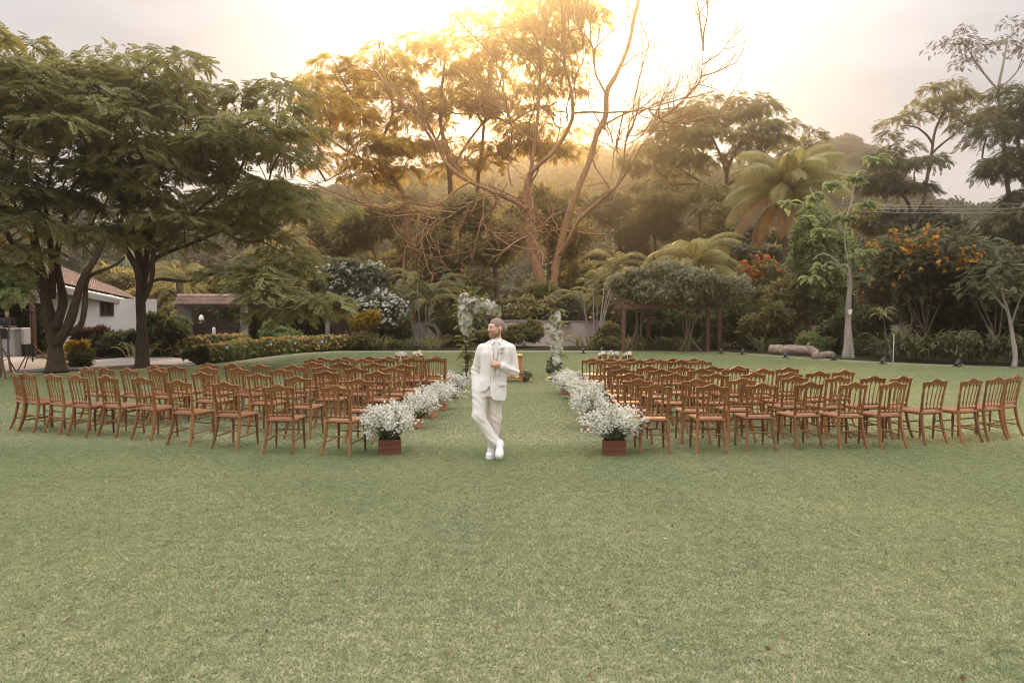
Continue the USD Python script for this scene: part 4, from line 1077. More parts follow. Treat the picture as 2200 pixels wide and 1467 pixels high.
shrub('hanging_bough', 'light green leafy bough hanging low at the far left edge', 5, 21.5, 1.7, 3.2, L_GREEN, FEATHERS, 420, 657, (0.5, 0.9), 1.9, 1.8, cat_='branch', stems=3)
shrub('silver_bush', 'grey green feathery bush spilling over the pergola beam', 1478, 33.9, 4.6, 3.9, L_GREY, ROSETTES, 2600, 660, (0.45, 0.85), 1.72, 2.8, stems=8)
shrub('silver_bush', 'second grey green bush lower left of the pergola beam', 1372, 34.6, 2.5, 3.4, L_GREY, ROSETTES, 1000, 661, (0.5, 0.85), 1.95, 1.8)
shrub('orange_bush', 'shrub with orange red flowers beneath the coconut palm', 1655, 38.0, 3.0, 4.3, L_OLIVE, FEATHERS, 1100, 662, (0.6, 1.0), 1.1, 2.2, blossoms=(P_ORANGE, HEADS, 130, (0.6, 1.1), lambda p: p[:, 2] > 0.55))
vine = shrub('vine_bush', 'tall light green vine covered bush right of the coconut palm', 1768, 36.0, 3.2, 6.4, L_GREEN, ROSETTES, 2700, 663, (0.55, 1.0), 0.3, 2.6, lump=.45, stems=9, stem_m=bark_pale)
shrub('vine_bush', 'lower olive green creeper mass between log and vine covered bush', 1700, 36.0, 2.7, 3.6, L_OLIVE, ROSETTES, 1200, 664, (0.5, 0.9), 0.2, 2.0, lump=.4)
shrub('yellow_bush', 'big feathery shrub full of yellow orange flowers on the right', 1985, 31.0, 5.2, 5.1, L_DARKER, FEATHERS, 2900, 665, (0.55, 0.95), 1.75, 3.4, blossoms=(P_YELLOW, BIGHEADS, 230, (0.35, 0.75), lambda p: p[:, 0] < 0.45), lump=.45, stems=9)
shrub('yellow_bush', 'second feathery shrub with fewer yellow flowers at the right edge', 2140, 29.5, 4.2, 4.9, L_DARKER, FEATHERS, 2200, 666, (0.55, 0.95), 1.9, 3.0, blossoms=(P_YELLOW, BIGHEADS, 60, (0.5, 1.0), lambda p: p[:, 2] > .6), lump=.45, stems=7)

# strap leaved border plants
strap_spots = [(1868, 31.0), (1905, 29.6), (1943, 28.8), (1975, 28.2), (2010, 27.7), (2045, 27.4), (2082, 27.1), (2118, 26.9), (2152, 26.8), (2200, 26.5), (2245, 26.3)]
for i, (px, Y) in enumerate(strap_spots):
    leafy_clump('strap_leaf_plant', f'dark strap leaved clump, {ORD[i] if i < 10 else "eleventh"} from the left along the shaded right border', 'plant', px, Y, 1.5, 34, 1.25, 0.085, L_DEEP, 700 + i, 0.55, (0.7, 1.45), (0.3, 1.5), True, 'strap leaved plants along the right border', 0.1)
for i, (px, Y, lab) in enumerate([(752, 35.3, 'upright sword leaved plant left of the yellow leaved bush'), (815, 35.4, 'sword leaved plant right of the yellow leaved bush'), (868, 35.5, 'sword leaved plant below the broad leaved clump'),
                                  (1262, 35.7, 'grassy clump in front of the white wall'), (1290, 36, 'grassy clump at the stems of the cane palms'), (1352, 35.2, 'grassy clump between the two left pergola posts'),
                                  (1420, 35.4, 'grassy clump left inside the pergola'), (1462, 35.4, 'grassy clump in the middle of the pergola'), (1500, 35.2, 'grassy clump beside the right pergola post'),
                                  (930, 36, 'grassy clump under the cane palms'), (1640, 34.2, 'strap leaved plant left of the log end'), (300, 29.6, 'spiky plant at the foot of the second big trunk'), (395, 33.5, 'spiky plant left of the small round hedge')]):
    leafy_clump('sword_leaf_plant', lab, 'plant', px, Y, 1.0, 30, 1.0, 0.06, L_OLIVE if i % 2 else L_DEEP, 730 + i, 0.5, (0.9, 1.5), (0.0, 1.0), True, None, 0.05)

# ---------------------------------------------------------------- farther trees and the wooded hills
def blob_tree(seed, n=420, ll=0.16):
    r = np.random.default_rng(seed)
    a = r.uniform(0, 2 * PI, n); e = np.arcsin(r.uniform(-0.35, 1, n)); d = np.c_[np.cos(a) * np.cos(e), np.sin(a) * np.cos(e), np.sin(e)]
    q = (0.55 + 0.45 * r.random(n) ** .5) * (0.65 + 0.6 * meshkit.noise(d * 2.2 + seed * 3.1, seed))
    p = d * q[:, None] * [0.62, 0.62, 0.5] + [0, 0, 0.55]
    o = d + r.normal(0, .6, (n, 3)); o /= np.linalg.norm(o, axis=1, keepdims=True)
    t_ = np.cross(o, r.normal(0, 1, (n, 3))); t_ /= np.linalg.norm(t_, axis=1, keepdims=True)
    return leaflets(p - t_ * ll * .5, p + t_ * ll * .6, ll * .7, o, .3)
BLOBS = [blob_tree(s, 460, 0.15) for s in range(4)]
L_HILL = leaf('hill_leaf', (0.075, 0.080, 0.036), (0.155, 0.150, 0.072), 0.3, (0.17, 0.17, 0.07), 0.06)
def forest(name, label, Y0, Y1, pxr, n, size, seed, keep=lambda px, Y, r: True):
    r = np.random.default_rng(seed); P = []
    while len(P) < n:
        Y = r.uniform(Y0, Y1); px = r.uniform(*pxr)
        if keep(px, Y, r):
            P.append((ground_x(px, Y), Y))
    P = np.array(P); z = terrain(P[:, 0], P[:, 1])
    s = r.uniform(*size, n)
    pi = scatter(None, name, BLOBS, np.c_[P, z - 0.1 * s], frames(r.uniform(0, 6.3, n), np.zeros(n), np.zeros(n)), np.c_[s, s, s * r.uniform(.75, 1.1, n)], L_HILL)
    tag(pi, label)
forest('forest', 'dense woodland on the near hillside behind the garden', 84, 138, (-250, 2450), 2600, (3.0, 5.6), 801, lambda px, Y, r: not (130 < px < 420 and r.random() < .93))
forest('forest', 'hazy woodland covering the far hill on the right', 150, 186, (1350, 2500), 900, (2.6, 4.4), 802)
mids = [(655, 480, 70, 62, L_MID, 'olive tree at the left rim of the golden trees'), (735, 455, 85, 60, L_MID, 'rounded olive tree beneath the golden tree'), (815, 440, 80, 56, L_MID, 'leafy tree right of the drooping palm, under the golden trunks'),
        (900, 425, 85, 58, L_MID, 'rounded tree left of the dead hanging bough'), (990, 410, 85, 54, L_MID, 'dense tree left of the bare trunk'), (1075, 400, 80, 50, L_MID, 'dense brownish tree touching the bare trunk from the left'),
        (1190, 385, 80, 56, L_MID, 'dense tree seen between the two bare trunks'), (1265, 385, 70, 66, L_MID, 'tree right of the forked bare trunk'), (1330, 395, 80, 62, L_GREY, 'pale rounded tree beside the utility pole'),
        (1405, 425, 75, 60, L_GREY, 'pale bushy tree left of the shorter coconut palm'), (1560, 465, 70, 55, L_MID, 'bushy tree between the two coconut palms'), (1625, 470, 60, 52, L_GREY, 'greyish tree left of the tall palm trunk'),
        (1740, 470, 65, 56, L_GREY, 'greyish tree right of the tall palm trunk'), (1830, 430, 65, 60, L_MID, 'rounded tree right above the vine covered bush'), (1900, 440, 65, 52, L_DARKER, 'dark tree behind the dark palm'),
        (2010, 440, 80, 50, L_DARKER, 'dark round tree above the yellow flowering shrub'), (2110, 480, 70, 46, L_DARKER, 'dark round tree above the second yellow shrub'), (2210, 470, 70, 44, L_DARKER, 'dark round tree at the right picture edge'),
        (540, 590, 45, 48, L_DEEP, 'dark tree right of the tiled gate roof'), (470, 600, 55, 52, L_MID, 'tree behind the tiled gate roof'), (350, 610, 60, 56, L_MID, 'tree behind the arching palm'), (650, 570, 50, 46, L_MID, 'tree above the garden lamps'), (240, 575, 50, 60, L_MID, 'small tree behind the house roof')]
for i, (px, top, hw, Y, mat, lab) in enumerate(mids):
    h = EYE + (HOR - top) * Y / FPX; w = 2.3 * hw * Y / FPX
    r = np.random.default_rng(850 + i)
    t = thing('round_tree', lab, 'tree', (ground_x(px, Y), Y, 0))
    part(t, 'trunk', tube(curve([(0, 0, 0), (r.normal(0, .15), 0, h * .3), (r.normal(0, .3), r.normal(0, .3), h * .75)], 8), np.linspace(.22, .08, 8), 7), bark_mid, True)
    nb = 9
    bc = np.c_[r.uniform(-.44, .44, nb) * w, r.uniform(-.3, .3, nb) * w, r.uniform(.22, .84, nb) * h]
    bc[0] = [r.normal(0, .1) * w, 0, h * .86]
    n = 1100
    c = bc[r.integers(0, nb, n)]
    d = r.normal(0, 1, (n, 3)); d /= np.linalg.norm(d, axis=1, keepdims=True)
    q = r.random(n) ** .4
    pos = c + d * q[:, None] * [w * .22, w * .22, min(h * .15, w * .14)]
    pos[:, 2] = np.clip(pos[:, 2], 0.3, h)
    scatter(t, 'crown', ROSETTES, pos, frames(r.uniform(0, 6.3, n), r.normal(.1, .4, n), r.normal(0, .4, n)), r.uniform(.9, 1.7, n) * max(.8, Y / 55), mat)

# ---------------------------------------------------------------- house, gates, walls
white_wall = principled('white_plaster', (0.62, 0.58, 0.54), 0.9, noise=(0.8, (0.72, 0.68, 0.64)), bump=(18, 0.006))
pink_wall = principled('pinkish_plaster', (0.52, 0.40, 0.33), 0.9, noise=(0.7, (0.62, 0.50, 0.43)), bump=(14, 0.008))
grey_post = principled('grey_concrete', (0.30, 0.28, 0.27), 0.9, noise=(1.8, (0.38, 0.36, 0.34)), bump=(22, 0.005))
brown_gate = principled('brown_boards', (0.085, 0.050, 0.040), 0.6, noise=(3, (0.12, 0.07, 0.055), (1, 1, 6)))
rust_wood = principled('red_brown_timber', (0.08, 0.035, 0.023), 0.65, noise=(3, (0.125, 0.055, 0.034), (6, 6, 1)))
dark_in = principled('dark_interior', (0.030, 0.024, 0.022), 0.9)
tile_mat = usdkit.material(stage, '/World/Looks/roof_tile', {
    'oi': ('geometry', {}), 'n': ('noise_texture', {'scale': 2.6, 'detail': 4.0}), 'r': ('rgb_ramp', {'ramp': [(0.3, (0.25, 0.155, 0.115)), (0.55, (0.36, 0.235, 0.175)), (0.75, (0.45, 0.335, 0.265))]}), 'p': ('principled_bsdf', {'roughness': 0.85})},
    [('oi.position', 'n.vector'), ('n.fac', 'r.fac'), ('r.color', 'p.base_color')], surface='p.BSDF')
black_metal = principled('black_metal', (0.018, 0.017, 0.017), 0.45)
white_paint = principled('white_paint', (0.74, 0.72, 0.69), 0.5)
glass_dark = principled('dark_window_glass', (0.02, 0.018, 0.018), 0.08, spec=0.6)

def tile_roof(parent, a, b, c, d, rows, cols, name='roof_tiles'):
    """half round clay tiles on the quad a-b (eave, left to right) and d-c (top); joined when too small to tell apart."""
    a, b, c, d = (np.array(p, float) for p in (a, b, c, d))
    nrm = np.cross(b - a, d - a); nrm /= np.linalg.norm(nrm)
    if nrm[2] < 0: nrm = -nrm
    ms = []
    base = trimesh.Trimesh(np.array([a, b, c, d]) - nrm * 0.03, [[0, 1, 2], [0, 2, 3]], process=False)
    under = trimesh.Trimesh(np.array([a, b, c, d]) - nrm * 0.09, [[0, 2, 1], [0, 3, 2]], process=False)
    for r in range(rows):
        for k in range(cols):
            u0, u1 = k / cols, (k + 0.98) / cols; v0, v1 = r / rows, min(1, (r + 1.12) / rows)
            pt = lambda u, v: a + (b - a) * u + (d + (c - d) * u - a - (b - a) * u) * v
            p = []
            for v, lift in ((v0, 0.055), (v1, 0.02)):
                p0, p1 = pt(u0, v), pt(u1, v); w = np.linalg.norm(p1 - p0)
                for s, h in ((0, 0), (.25, .75), (.5, 1), (.75, .75), (1, 0)):
                    p.append(p0 + (p1 - p0) * s + nrm * (lift + h * w * 0.32))
            f = [[i, i + 1, i + 6, i + 5] for i in range(4)]
            ms.append(trimesh.Trimesh(np.array(p), np.vstack([np.array(f)[:, [0, 1, 2]], np.array(f)[:, [0, 2, 3]]]), process=False))
    part(parent, name, cat([base, under] + ms), tile_mat, False, 'stuff')

def slab(a, b, z0, z1, th):
    """a standing wall from ground point a to b (x, y), th thick."""
    a = np.array(a, float); b = np.array(b, float); L = np.linalg.norm(b - a)
    m = box((L, th, z1 - z0), (0, 0, (z0 + z1) / 2))
    return moved(m, ((a[0] + b[0]) / 2, (a[1] + b[1]) / 2, 0), math.atan2(b[1] - a[1], b[0] - a[0]))

hs = thing('white_house', 'white house with terracotta tiled roof behind the two big trees', 'house')
W0 = np.array([ground_x(95, 34.5), 34.5]); W1 = np.array([ground_x(333, 43.5), 43.5])
def on_wall(px):
    """point of the long wall seen at photograph column px"""
    d = ray(px, HOR)[:2]; e = W1 - W0
    M = np.array([[d[0], -e[0]], [d[1], -e[1]]])
    t, u = np.linalg.solve(M, W0)
    return W0 + e * u, u
def wall_z(px, py):
    p, _ = on_wall(px); return EYE + (HOR - py) / FPX * p[1]
wa, _ = on_wall(92); wl, _ = on_wall(209); wr, _ = on_wall(239); we, _ = on_wall(333)
zt = 3.05
part(hs, 'wall', slab(wa, wl, -0.05, 2.62, 0.22), white_wall)
zs, zh = wall_z(224, 679), wall_z(224, 648)
part(hs, 'wall', slab(wl, wr, -0.05, zs, 0.22), white_wall); part(hs, 'wall', slab(wl, wr, zh, 2.52, 0.22), white_wall)
part(hs, 'wall', slab(wr, we, -0.05, 2.34, 0.22), white_wall)
wn = np.array([W1[1] - W0[1], -(W1[0] - W0[0])]); wn /= np.linalg.norm(wn)
fr = part(hs, 'window', slab(wl - wn * 0.03, wr - wn * 0.03, zs + 0.03, zh - 0.03, 0.02), glass_dark)
ln = (wr - wl) / np.linalg.norm(wr - wl)
for nm, m in (('frame', slab(wr - ln * 0.07 + wn * .06, wr + wn * .06, zs, zh, 0.16)), ('frame', slab(wl + wn * .06, wl + ln * 0.07 + wn * .06, zs, zh, 0.16)), ('frame', slab(wl + ln * .07 + wn * .06, wr - ln * .07 + wn * .06, zh - 0.07, zh, 0.15)), ('frame', slab(wl + ln * .07 + wn * .06, wr - ln * .07 + wn * .06, zs, zs + 0.06, 0.15)), ('mullion', slab((wl + wr) / 2 - ln * .025 + wn * .03, (wl + wr) / 2 + ln * .025 + wn * .03, zs + .06, zh - .07, 0.08))):
    part(fr, nm, m, rust_wood)
eL = at(86, 601, 33.2); eR = at(300, 647, 42.5); tR = at(246, 620, 45.5); tL = at(70, 553, 37.5)
tile_roof(hs, eL, eR, tR, tL, 11, 44)
part(hs, 'gutter', tube([eL + [0, -.05, -.10], eR + [0, -.05, -.10]], 0.085, 8), white_paint, True)
part(hs, 'eave_board', cat([tube([eL + [0, .12, -.30], eR + [0, .12, -.28]], 0.16, 4, square=True)]), grey_post)
tile_roof(hs, at(-420, 628, 31.5), at(118, 640, 31.5), at(100, 600, 35), at(-420, 560, 36), 8, 44, 'porch_tiles')
pL, pR = ground_x(-420, 31), ground_x(100, 31)
part(hs, 'porch_fascia', box((pR - pL, 0.14, 0.24), ((pL + pR) / 2, 31.0, EYE + (HOR - 645) / FPX * 31)), grey_post)
xb = W0[0] - .25
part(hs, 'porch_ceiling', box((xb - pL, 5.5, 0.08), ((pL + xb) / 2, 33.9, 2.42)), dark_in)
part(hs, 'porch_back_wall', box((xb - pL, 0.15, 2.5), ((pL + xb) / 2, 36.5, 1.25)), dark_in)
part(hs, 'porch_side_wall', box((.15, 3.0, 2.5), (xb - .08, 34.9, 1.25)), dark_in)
x = ground_x(78, 30.8); part(hs, 'porch_post', box((0.16, 0.16, 2.4), (x - .2, 30.9, 1.2)), rust_wood)
x = ground_x(62, 33.5); part(hs, 'porch_pier', box((0.62, 0.4, 2.4), (x, 33.5, 1.2)), grey_post)

ct = thing('bar_counter', 'grey masonry counter on the terrace in front of the dark porch', 'counter', (ground_x(-70, 30.0), 30.0, 0.06))
x1 = ground_x(40, 30.0) - ground_x(-70, 30.0)
part(ct, 'body', box((2 * x1, 0.6, 1.0), (0, 0, 0.5)), grey_post); part(ct, 'top', box((2 * x1 + .1, 0.75, 0.06), (0, 0, 1.033), 0.01), principled('counter_top', (0.42, 0.39, 0.36), 0.4))
cb = thing('white_cabinet', 'white upright cabinet standing right of the grey counter', 'cabinet', (ground_x(49, 30.3), 30.3, 0.06))
part(cb, 'body', box((0.30, 0.4, 0.62), (0, 0, 0.75), 0.015), white_paint); part(cb, 'plinth', box((0.28, 0.36, 0.40), (0, 0.02, 0.22)), black_metal); part(cb, 'door', box((0.26, 0.02, 0.56), (0, -.212, 0.75), 0.006), white_paint)

gt = thing('tiled_gate', 'brown gate under a small terracotta tiled roof between grey pillars', 'gate')
YGt = 37.5
def gz(py, Y=YGt): return EYE + (HOR - py) / FPX * Y
for a, b in ((397, 414), (518, 530)):
    x0, x1 = ground_x(a, YGt), ground_x(b, YGt); part(gt, 'pillar', box((x1 - x0, 0.40, gz(661)), ((x0 + x1) / 2, YGt, gz(661) / 2), 0.01), grey_post)
xg0, xg1 = ground_x(414, YGt), ground_x(518, YGt)
nb = 14
for i in range(nb):
    w = (xg1 - xg0) / nb
    part(gt, 'board', box((w - 0.012, 0.05 + 0.006 * (i % 2), gz(694) - 0.06), (xg0 + w * (i + .5), YGt, 0.05 + (gz(694) - 0.06) / 2)), brown_gate)
for z in (0.30, gz(694) - .18):
    part(gt, 'rail', box(((xg1 - xg0) / 2 - .05, 0.05, 0.09), ((xg0 * .75 + xg1 * .25), YGt - .055, z)), brown_gate); part(gt, 'rail', box(((xg1 - xg0) / 2 - .05, 0.05, 0.09), ((xg0 * .25 + xg1 * .75), YGt - .055, z)), brown_gate)
for s, q in ((0.02, .48), (.98, .52)):
    part(gt, 'brace', tube([(xg0 + (xg1 - xg0) * s, YGt - .06, gz(694) - .2), (xg0 + (xg1 - xg0) * q, YGt - .06, .34)], 0.035, 4, square=True), brown_gate)
a, b = at(372, 656, YGt - .75), at(530, 656, YGt - .75); c_, d_ = at(520, 638, YGt + .05), at(381, 638, YGt + .05)
tile_roof(gt, a, b, c_, d_, 6, 24); tile_roof(gt, b + [0, 1.6, 0], a + [0, 1.6, 0], d_ + [0, .06, 0], c_ + [0, .06, 0], 6, 24)
part(gt, 'ridge_tiles', tube([d_ + [0, .03, .05], c_ + [0, .03, .05]], 0.09, 8), tile_mat, True)
part(gt, 'lintel', box((xg1 - xg0 + .5, 0.22, 0.16), ((xg0 + xg1) / 2, YGt, gz(661) + .08)), rust_wood)
pl = thing('white_post', 'thin white post standing in front of the brown tiled gate', 'post', (ground_x(458.5, 35), 35, 0))
part(pl, 'shaft', lathe([(0.075, 0), (0.075, 0.9), (0.07, 0.98), (0.04, 1.02)], 10), white_paint, 40); part(pl, 'valve_box', box((0.12, 0.1, 0.18), (0.13, -0.02, 0.35), 0.01), grey_post)
gl = thing('globe_lamp', 'white dome lamp seen above the brown gate boards', 'lamp', (ground_x(432, 40), 40, 0))
part(gl, 'pole', lathe([(0.05, 0), (0.04, 1.25)], 8), grey_post); part(gl, 'shade', lathe([(0.03, 1.25), (0.12, 1.27), (0.12, 1.38), (0.09, 1.47), (0.03, 1.52)], 12), white_paint, 40)

sd = thing('side_door', 'brown plank door between grey pillars under a dark lintel', 'gate')
YD = 38.0
for a, b in ((700, 710), (756, 764)):
    x0, x1 = ground_x(a, YD), ground_x(b, YD); part(sd, 'pillar', box((x1 - x0, 0.35, gz(658, YD)), ((x0 + x1) / 2, YD, gz(658, YD) / 2), 0.01), grey_post)
x0, x1 = ground_x(710, YD), ground_x(756, YD); n = 8
for i in range(n):
    w = (x1 - x0) / n; part(sd, 'board', box((w - .012, 0.05 + .006 * (i % 2), gz(689, YD)), (x0 + w * (i + .5), YD, gz(689, YD) / 2 + .03)), brown_gate)
part(sd, 'lintel', box((ground_x(775, YD) - ground_x(672, YD), 0.5, 0.15), ((ground_x(775, YD) + ground_x(672, YD)) / 2, YD, gz(656, YD))), brown_gate)
part(sd, 'handle', box((0.05, 0.06, 0.1), (x0 + .75, YD - .05, .75), 0.01), white_paint)

gw = thing('garden_wall', 'long pinkish garden wall behind the flower arch and palms', 'wall')
YW = 39.2
for k, (a, b, top) in enumerate(((775, 1000, 694), (1000, 1200, 690), (1200, 1362, 691))):
    x0, x1 = ground_x(a, YW), ground_x(b, YW); part(gw, 'panel', box((x1 - x0 - .004, 0.18, gz(top, YW) + .05), ((x0 + x1) / 2, YW + .01 * k, gz(top, YW) / 2 - .025)), pink_wall)
    part(gw, 'coping', box((x1 - x0 - .01, 0.26, 0.05), ((x0 + x1) / 2, YW + .01 * k, gz(top, YW) + .028)), grey_post)
gw = thing('garden_wall', 'low white garden wall left of the tiled gate', 'wall')
x0, x1 = ground_x(322, 38.5), ground_x(397, 37.8); part(gw, 'panel', slab((x0, 38.6), (x1, 37.8), -.05, 1.02, .18), white_wall); part(gw, 'coping', slab((x0, 38.6), (x1, 37.8), 1.022, 1.10, .26), principled('dark_coping', (0.16, 0.12, 0.10), 0.9))

pg = thing('pergola', 'red brown timber pergola half hidden by grey green bushes', 'pergola')
for px, Y in ((1340, 33.9), (1394, 35.8), (1521, 33.9), (1546, 35.8)):
    part(pg, 'post', box((0.15, 0.15, gz(664, Y)), (ground_x(px, Y), Y, gz(664, Y) / 2), 0.008), rust_wood)
zb = gz(664, 33.9)
x0, x1 = ground_x(1325, 33.9), ground_x(1546, 33.9)
part(pg, 'beam', box((x1 - x0, 0.12, 0.20), ((x0 + x1) / 2, 33.9, zb + .10), 0.008), rust_wood)
part(pg, 'beam', box((x1 - x0, 0.12, 0.20), ((x0 + x1) / 2 + .4, 35.8, zb + .10), 0.008), rust_wood)
for i in range(11):
    part(pg, 'rafter', box((0.07, 2.7, 0.12), (x0 + .2 + i * (x1 - x0 - .3) / 10, 34.85, zb + .262), 0.006), rust_wood)

# utility pole and wires
up = thing('utility_pole', 'distant utility pole with crossarms among the trees right of the bare trunk', 'pole', (ground_x(1317, 88), 88, 0))
part(up, 'shaft', tube([(0, 0, 0), (0, 0, gz(462, 88))], [0.16, 0.10], 8), grey_post)
for z in (gz(472, 88), gz(490, 88)):
    part(up, 'crossarm', box((1.3, 0.12, 0.14), (0, -.18, z)), rust_wood)
    for s in (-.5, 0, .5):
        part(up, 'insulator', lathe([(0.05, 0), (0.07, .1), (0.04, .2)], 6), grey_post).GetPrim() if False else part(up, 'insulator', moved(lathe([(0.05, 0), (0.07, .1), (0.04, .2)], 6), (s, -.18, z + .07)), grey_post)
for k, (a, b) in enumerate([((1780, 438), (2230, 436)), ((1780, 444), (2230, 446)), ((1780, 451), (2230, 455))]):
    p = curve([at(a[0], a[1], 43), at((a[0] + b[0]) / 2, (a[1] + b[1]) / 2 + 5, 43), at(b[0], b[1], 43)], 12)
    solo('power_line', tube(p, 0.011, 4), principled('pale_wire', (0.36, 0.35, 0.34), 0.5) if k == 0 else UsdShade.Material.Get(stage, '/World/Looks/pale_wire'), f'pale power line above the yellow shrubs, {["uppermost", "middle", "lowest"][k]} of three', 'power line', group='power lines on the right')

# ---------------------------------------------------------------- flower hedge, lamps, small garden things
def hedge(name, label, pts, h, w, n, nb, seed, bl=P_PEACH, mat=L_GREEN, bs=(0.5, 0.9)):
    r = np.random.default_rng(seed)
    p = curve([on_z(*q) + [0, w * .5, 0] for q in pts], 60)
    t = thing(name, label, 'hedge')
    k = r.integers(0, 59, n); f = r.random((n, 1)); c = p[k] * (1 - f) + p[k + 1] * f
    a = r.uniform(0, PI, n); q = r.random(n) ** .35
    hh = h * (0.85 + 0.3 * meshkit.noise(c * 1.3, seed))
    pos = c + np.c_[r.normal(0, .06, n), np.cos(a) * q * w / 2, np.sin(a) * q * hh]
    pos[:, 2] = np.maximum(pos[:, 2], .05)
    scatter(t, 'foliage', SMALLROS, pos, frames(r.uniform(0, 6.3, n), r.normal(.1, .5, n), r.normal(0, .5, n)), r.uniform(.5, .9, n), mat)
    if nb:
        out = np.flatnonzero((q > .8) & (np.cos(a) < .35)); s = r.choice(out, min(nb, len(out)), replace=False)
        scatter(t, 'blossoms', HEADS, pos[s] + np.c_[np.zeros(len(s)), -.05 * np.ones(len(s)), .03 * np.ones(len(s))], frames(r.uniform(0, 6.3, len(s)), r.normal(-.5, .4, len(s)), r.normal(0, .4, len(s))), r.uniform(*bs, len(s)), bl)
hedge('flower_hedge', 'long low hedge dotted with peach yellow flowers along the lawn', [(430, 781), (480, 776), (560, 765), (650, 756.5), (745, 752)], 0.62, 1.0, 3600, 720, 901)
hedge('flower_hedge', 'back hedge with peach flowers between path and tiled gate', [(330, 768), (380, 768), (430, 765), (520, 757)], 0.75, 0.9, 2200, 420, 902)
hedge('flower_hedge', 'dark red flowering strip at the end of the hedge by the side door', [(690, 753), (740, 751), (770, 751)], 0.45, 0.7, 600, 110, 903, P_ORANGE, L_OLIVE)
shrub('clipped_bush', 'small rounded dark green bush at the end of the pale path', 425, 26.9, 0.95, 0.62, L_DEEP, SMALLROS, 520, 905, (0.5, 0.8), cat_='bush')
lampglass = principled('frosted_glass', (0.70, 0.68, 0.62), 0.3)
for i, (px, by, ty, lab) in enumerate([(487.5, 777, 739, 'leftmost'), (581.5, 764, 733, 'second from left'), (634, 758, 731, 'third from left'), (692, 757, 728, 'rightmost')]):
    b = on_z(px, by); h = (by - ty) * b[1] / FPX
    t = thing('garden_lamp', f'small black garden lantern on a stake, {lab} of four along the flower hedge', 'lamp', b, 0, 'lanterns along the flower hedge')
    part(t, 'stake', lathe([(0.03, 0), (0.022, 0.05), (0.022, h - .18), (0.04, h - .17)], 8), black_metal); part(t, 'lantern', lathe([(0.045, h - .17), (0.07, h - .05)], 6), lampglass); part(t, 'cap', lathe([(0.09, h - .05), (0.05, h - .01), (0.012, h + .02)], 8), black_metal)
for i, (px, py) in enumerate([(1253, 759), (1293, 757.5), (1548.5, 760), (1595, 762), (1688, 769), (1791, 774), (1897, 782), (2057, 788)]):
    b = on_z(px, py)
    t = thing('ground_spotlight', f'small black ground spotlight, {ORD[i]} from the left along the far right lawn edge', 'spotlight', b, -10 * i, 'black spotlights along the lawn edge')
    part(t, 'spike', lathe([(0.015, -.02), (0.02, .09)], 6), black_metal); part(t, 'head', moved(lathe([(0.045, -.10), (0.06, -.06), (0.075, .07), (0.078, .10)], 8), (0, 0, .13), rx=-1.0), black_metal, 40); part(t, 'base', box((0.22, .16, .03), (0, 0, .025), .008), black_metal)

# fallen log
lg = thing('fallen_log', 'weathered fallen log lying on the lawn edge with a crooked end', 'log')
lp = [on_z(1656, 762) + [0, 0, .24], on_z(1690, 764) + [0, 0, .25], on_z(1725, 766) + [0, 0, .27], on_z(1741, 767) + [0, 0, .27], on_z(1750, 771) + [0, -.05, .14]]
lm = curve(lp, 22); lr = np.r_[np.linspace(.23, .19, 18), .17, .17, .16, .15]
lm = curve(lp, 60); lr = np.interp(np.linspace(0, 1, 60), [0, .8, .9, 1], [.185, .155, .14, .12])
m = tube(lm, lr, 16)
m.vertices += (meshkit.fbm(m.vertices * [3, 7, 7], 3, 3)[:, None] - .5) * .09
part(lg, 'trunk', m, bark('log_bark', (0.20, 0.135, 0.095), (0.42, 0.33, 0.26)), True)
part(lg, 'branch_stub', tube([lm[33] + [0, -.1, .1], lm[33] + [.05, -.15, .28]], [.06, .035], 7), bark_pale, True)
part(lg, 'cut_face', moved(lathe([(0.0, 0), (.165, .002), (.178, .012)], 14), lm[0] + [-.012, 0, 0], ry=-PI / 2), principled('cut_wood', (0.42, 0.30, 0.2), 0.9, noise=(9, (0.30, 0.2, 0.13))), True)
lp = curve([on_z(1752, 770) + [0, 0, .10], on_z(1790, 769) + [0, 0, .14]], 8)
m = tube(lp, [.10, .12, .125, .13, .13, .13, .12, .10], 9); m.vertices += (meshkit.noise(m.vertices * 7, 4)[:, None] - .5) * .04
solo('log_piece', m, UsdShade.Material.Get(stage, '/World/Looks/log_bark'), 'short reddish log piece at the right end of the fallen log', 'log', True)

# forked slim trunk with the white bucket, slender trunk and stake
sp = thing('slim_tree', 'slim pale trunked tree with big drooping light green leaf clusters', 'tree')
b = on_z(1823, 771)
def sl(pp, w0, w1, d=0.0, s=1): return limb(pp, b[1], w0, w1, depth=d, seed=s)
m, c0 = sl([(1816, 771), (1820, 740), (1822, 700), (1823, 650), (1826, 610), (1824, 560)], .15, .055); part(sp, 'trunk', m, bark_pale, True)
m, c1 = sl([(1830, 771), (1827, 740), (1825, 705)], .12, .08, .1, 2); part(sp, 'trunk', m, bark_pale, True)
for i, pp in enumerate([[(1825, 600), (1800, 565), (1770, 545), (1745, 560)], [(1825, 580), (1840, 550), (1855, 530)], [(1824, 570), (1815, 520), (1810, 470)], [(1823, 640), (1835, 610), (1850, 595)], [(1815, 500), (1780, 470), (1750, 430), (1740, 400)], [(1812, 480), (1830, 430), (1835, 385)]]):
    m, c = sl(pp, .04, .012, -.6 + .3 * i, 5 + i); part(sp, 'limb', m, bark_pale, True)
L_LIGHT = leaf('light_big_leaf', (0.16, 0.19, 0.09), (0.26, 0.29, 0.145), 0.4, (0.38, 0.45, 0.18), 1.5)
r = np.random.default_rng(77)
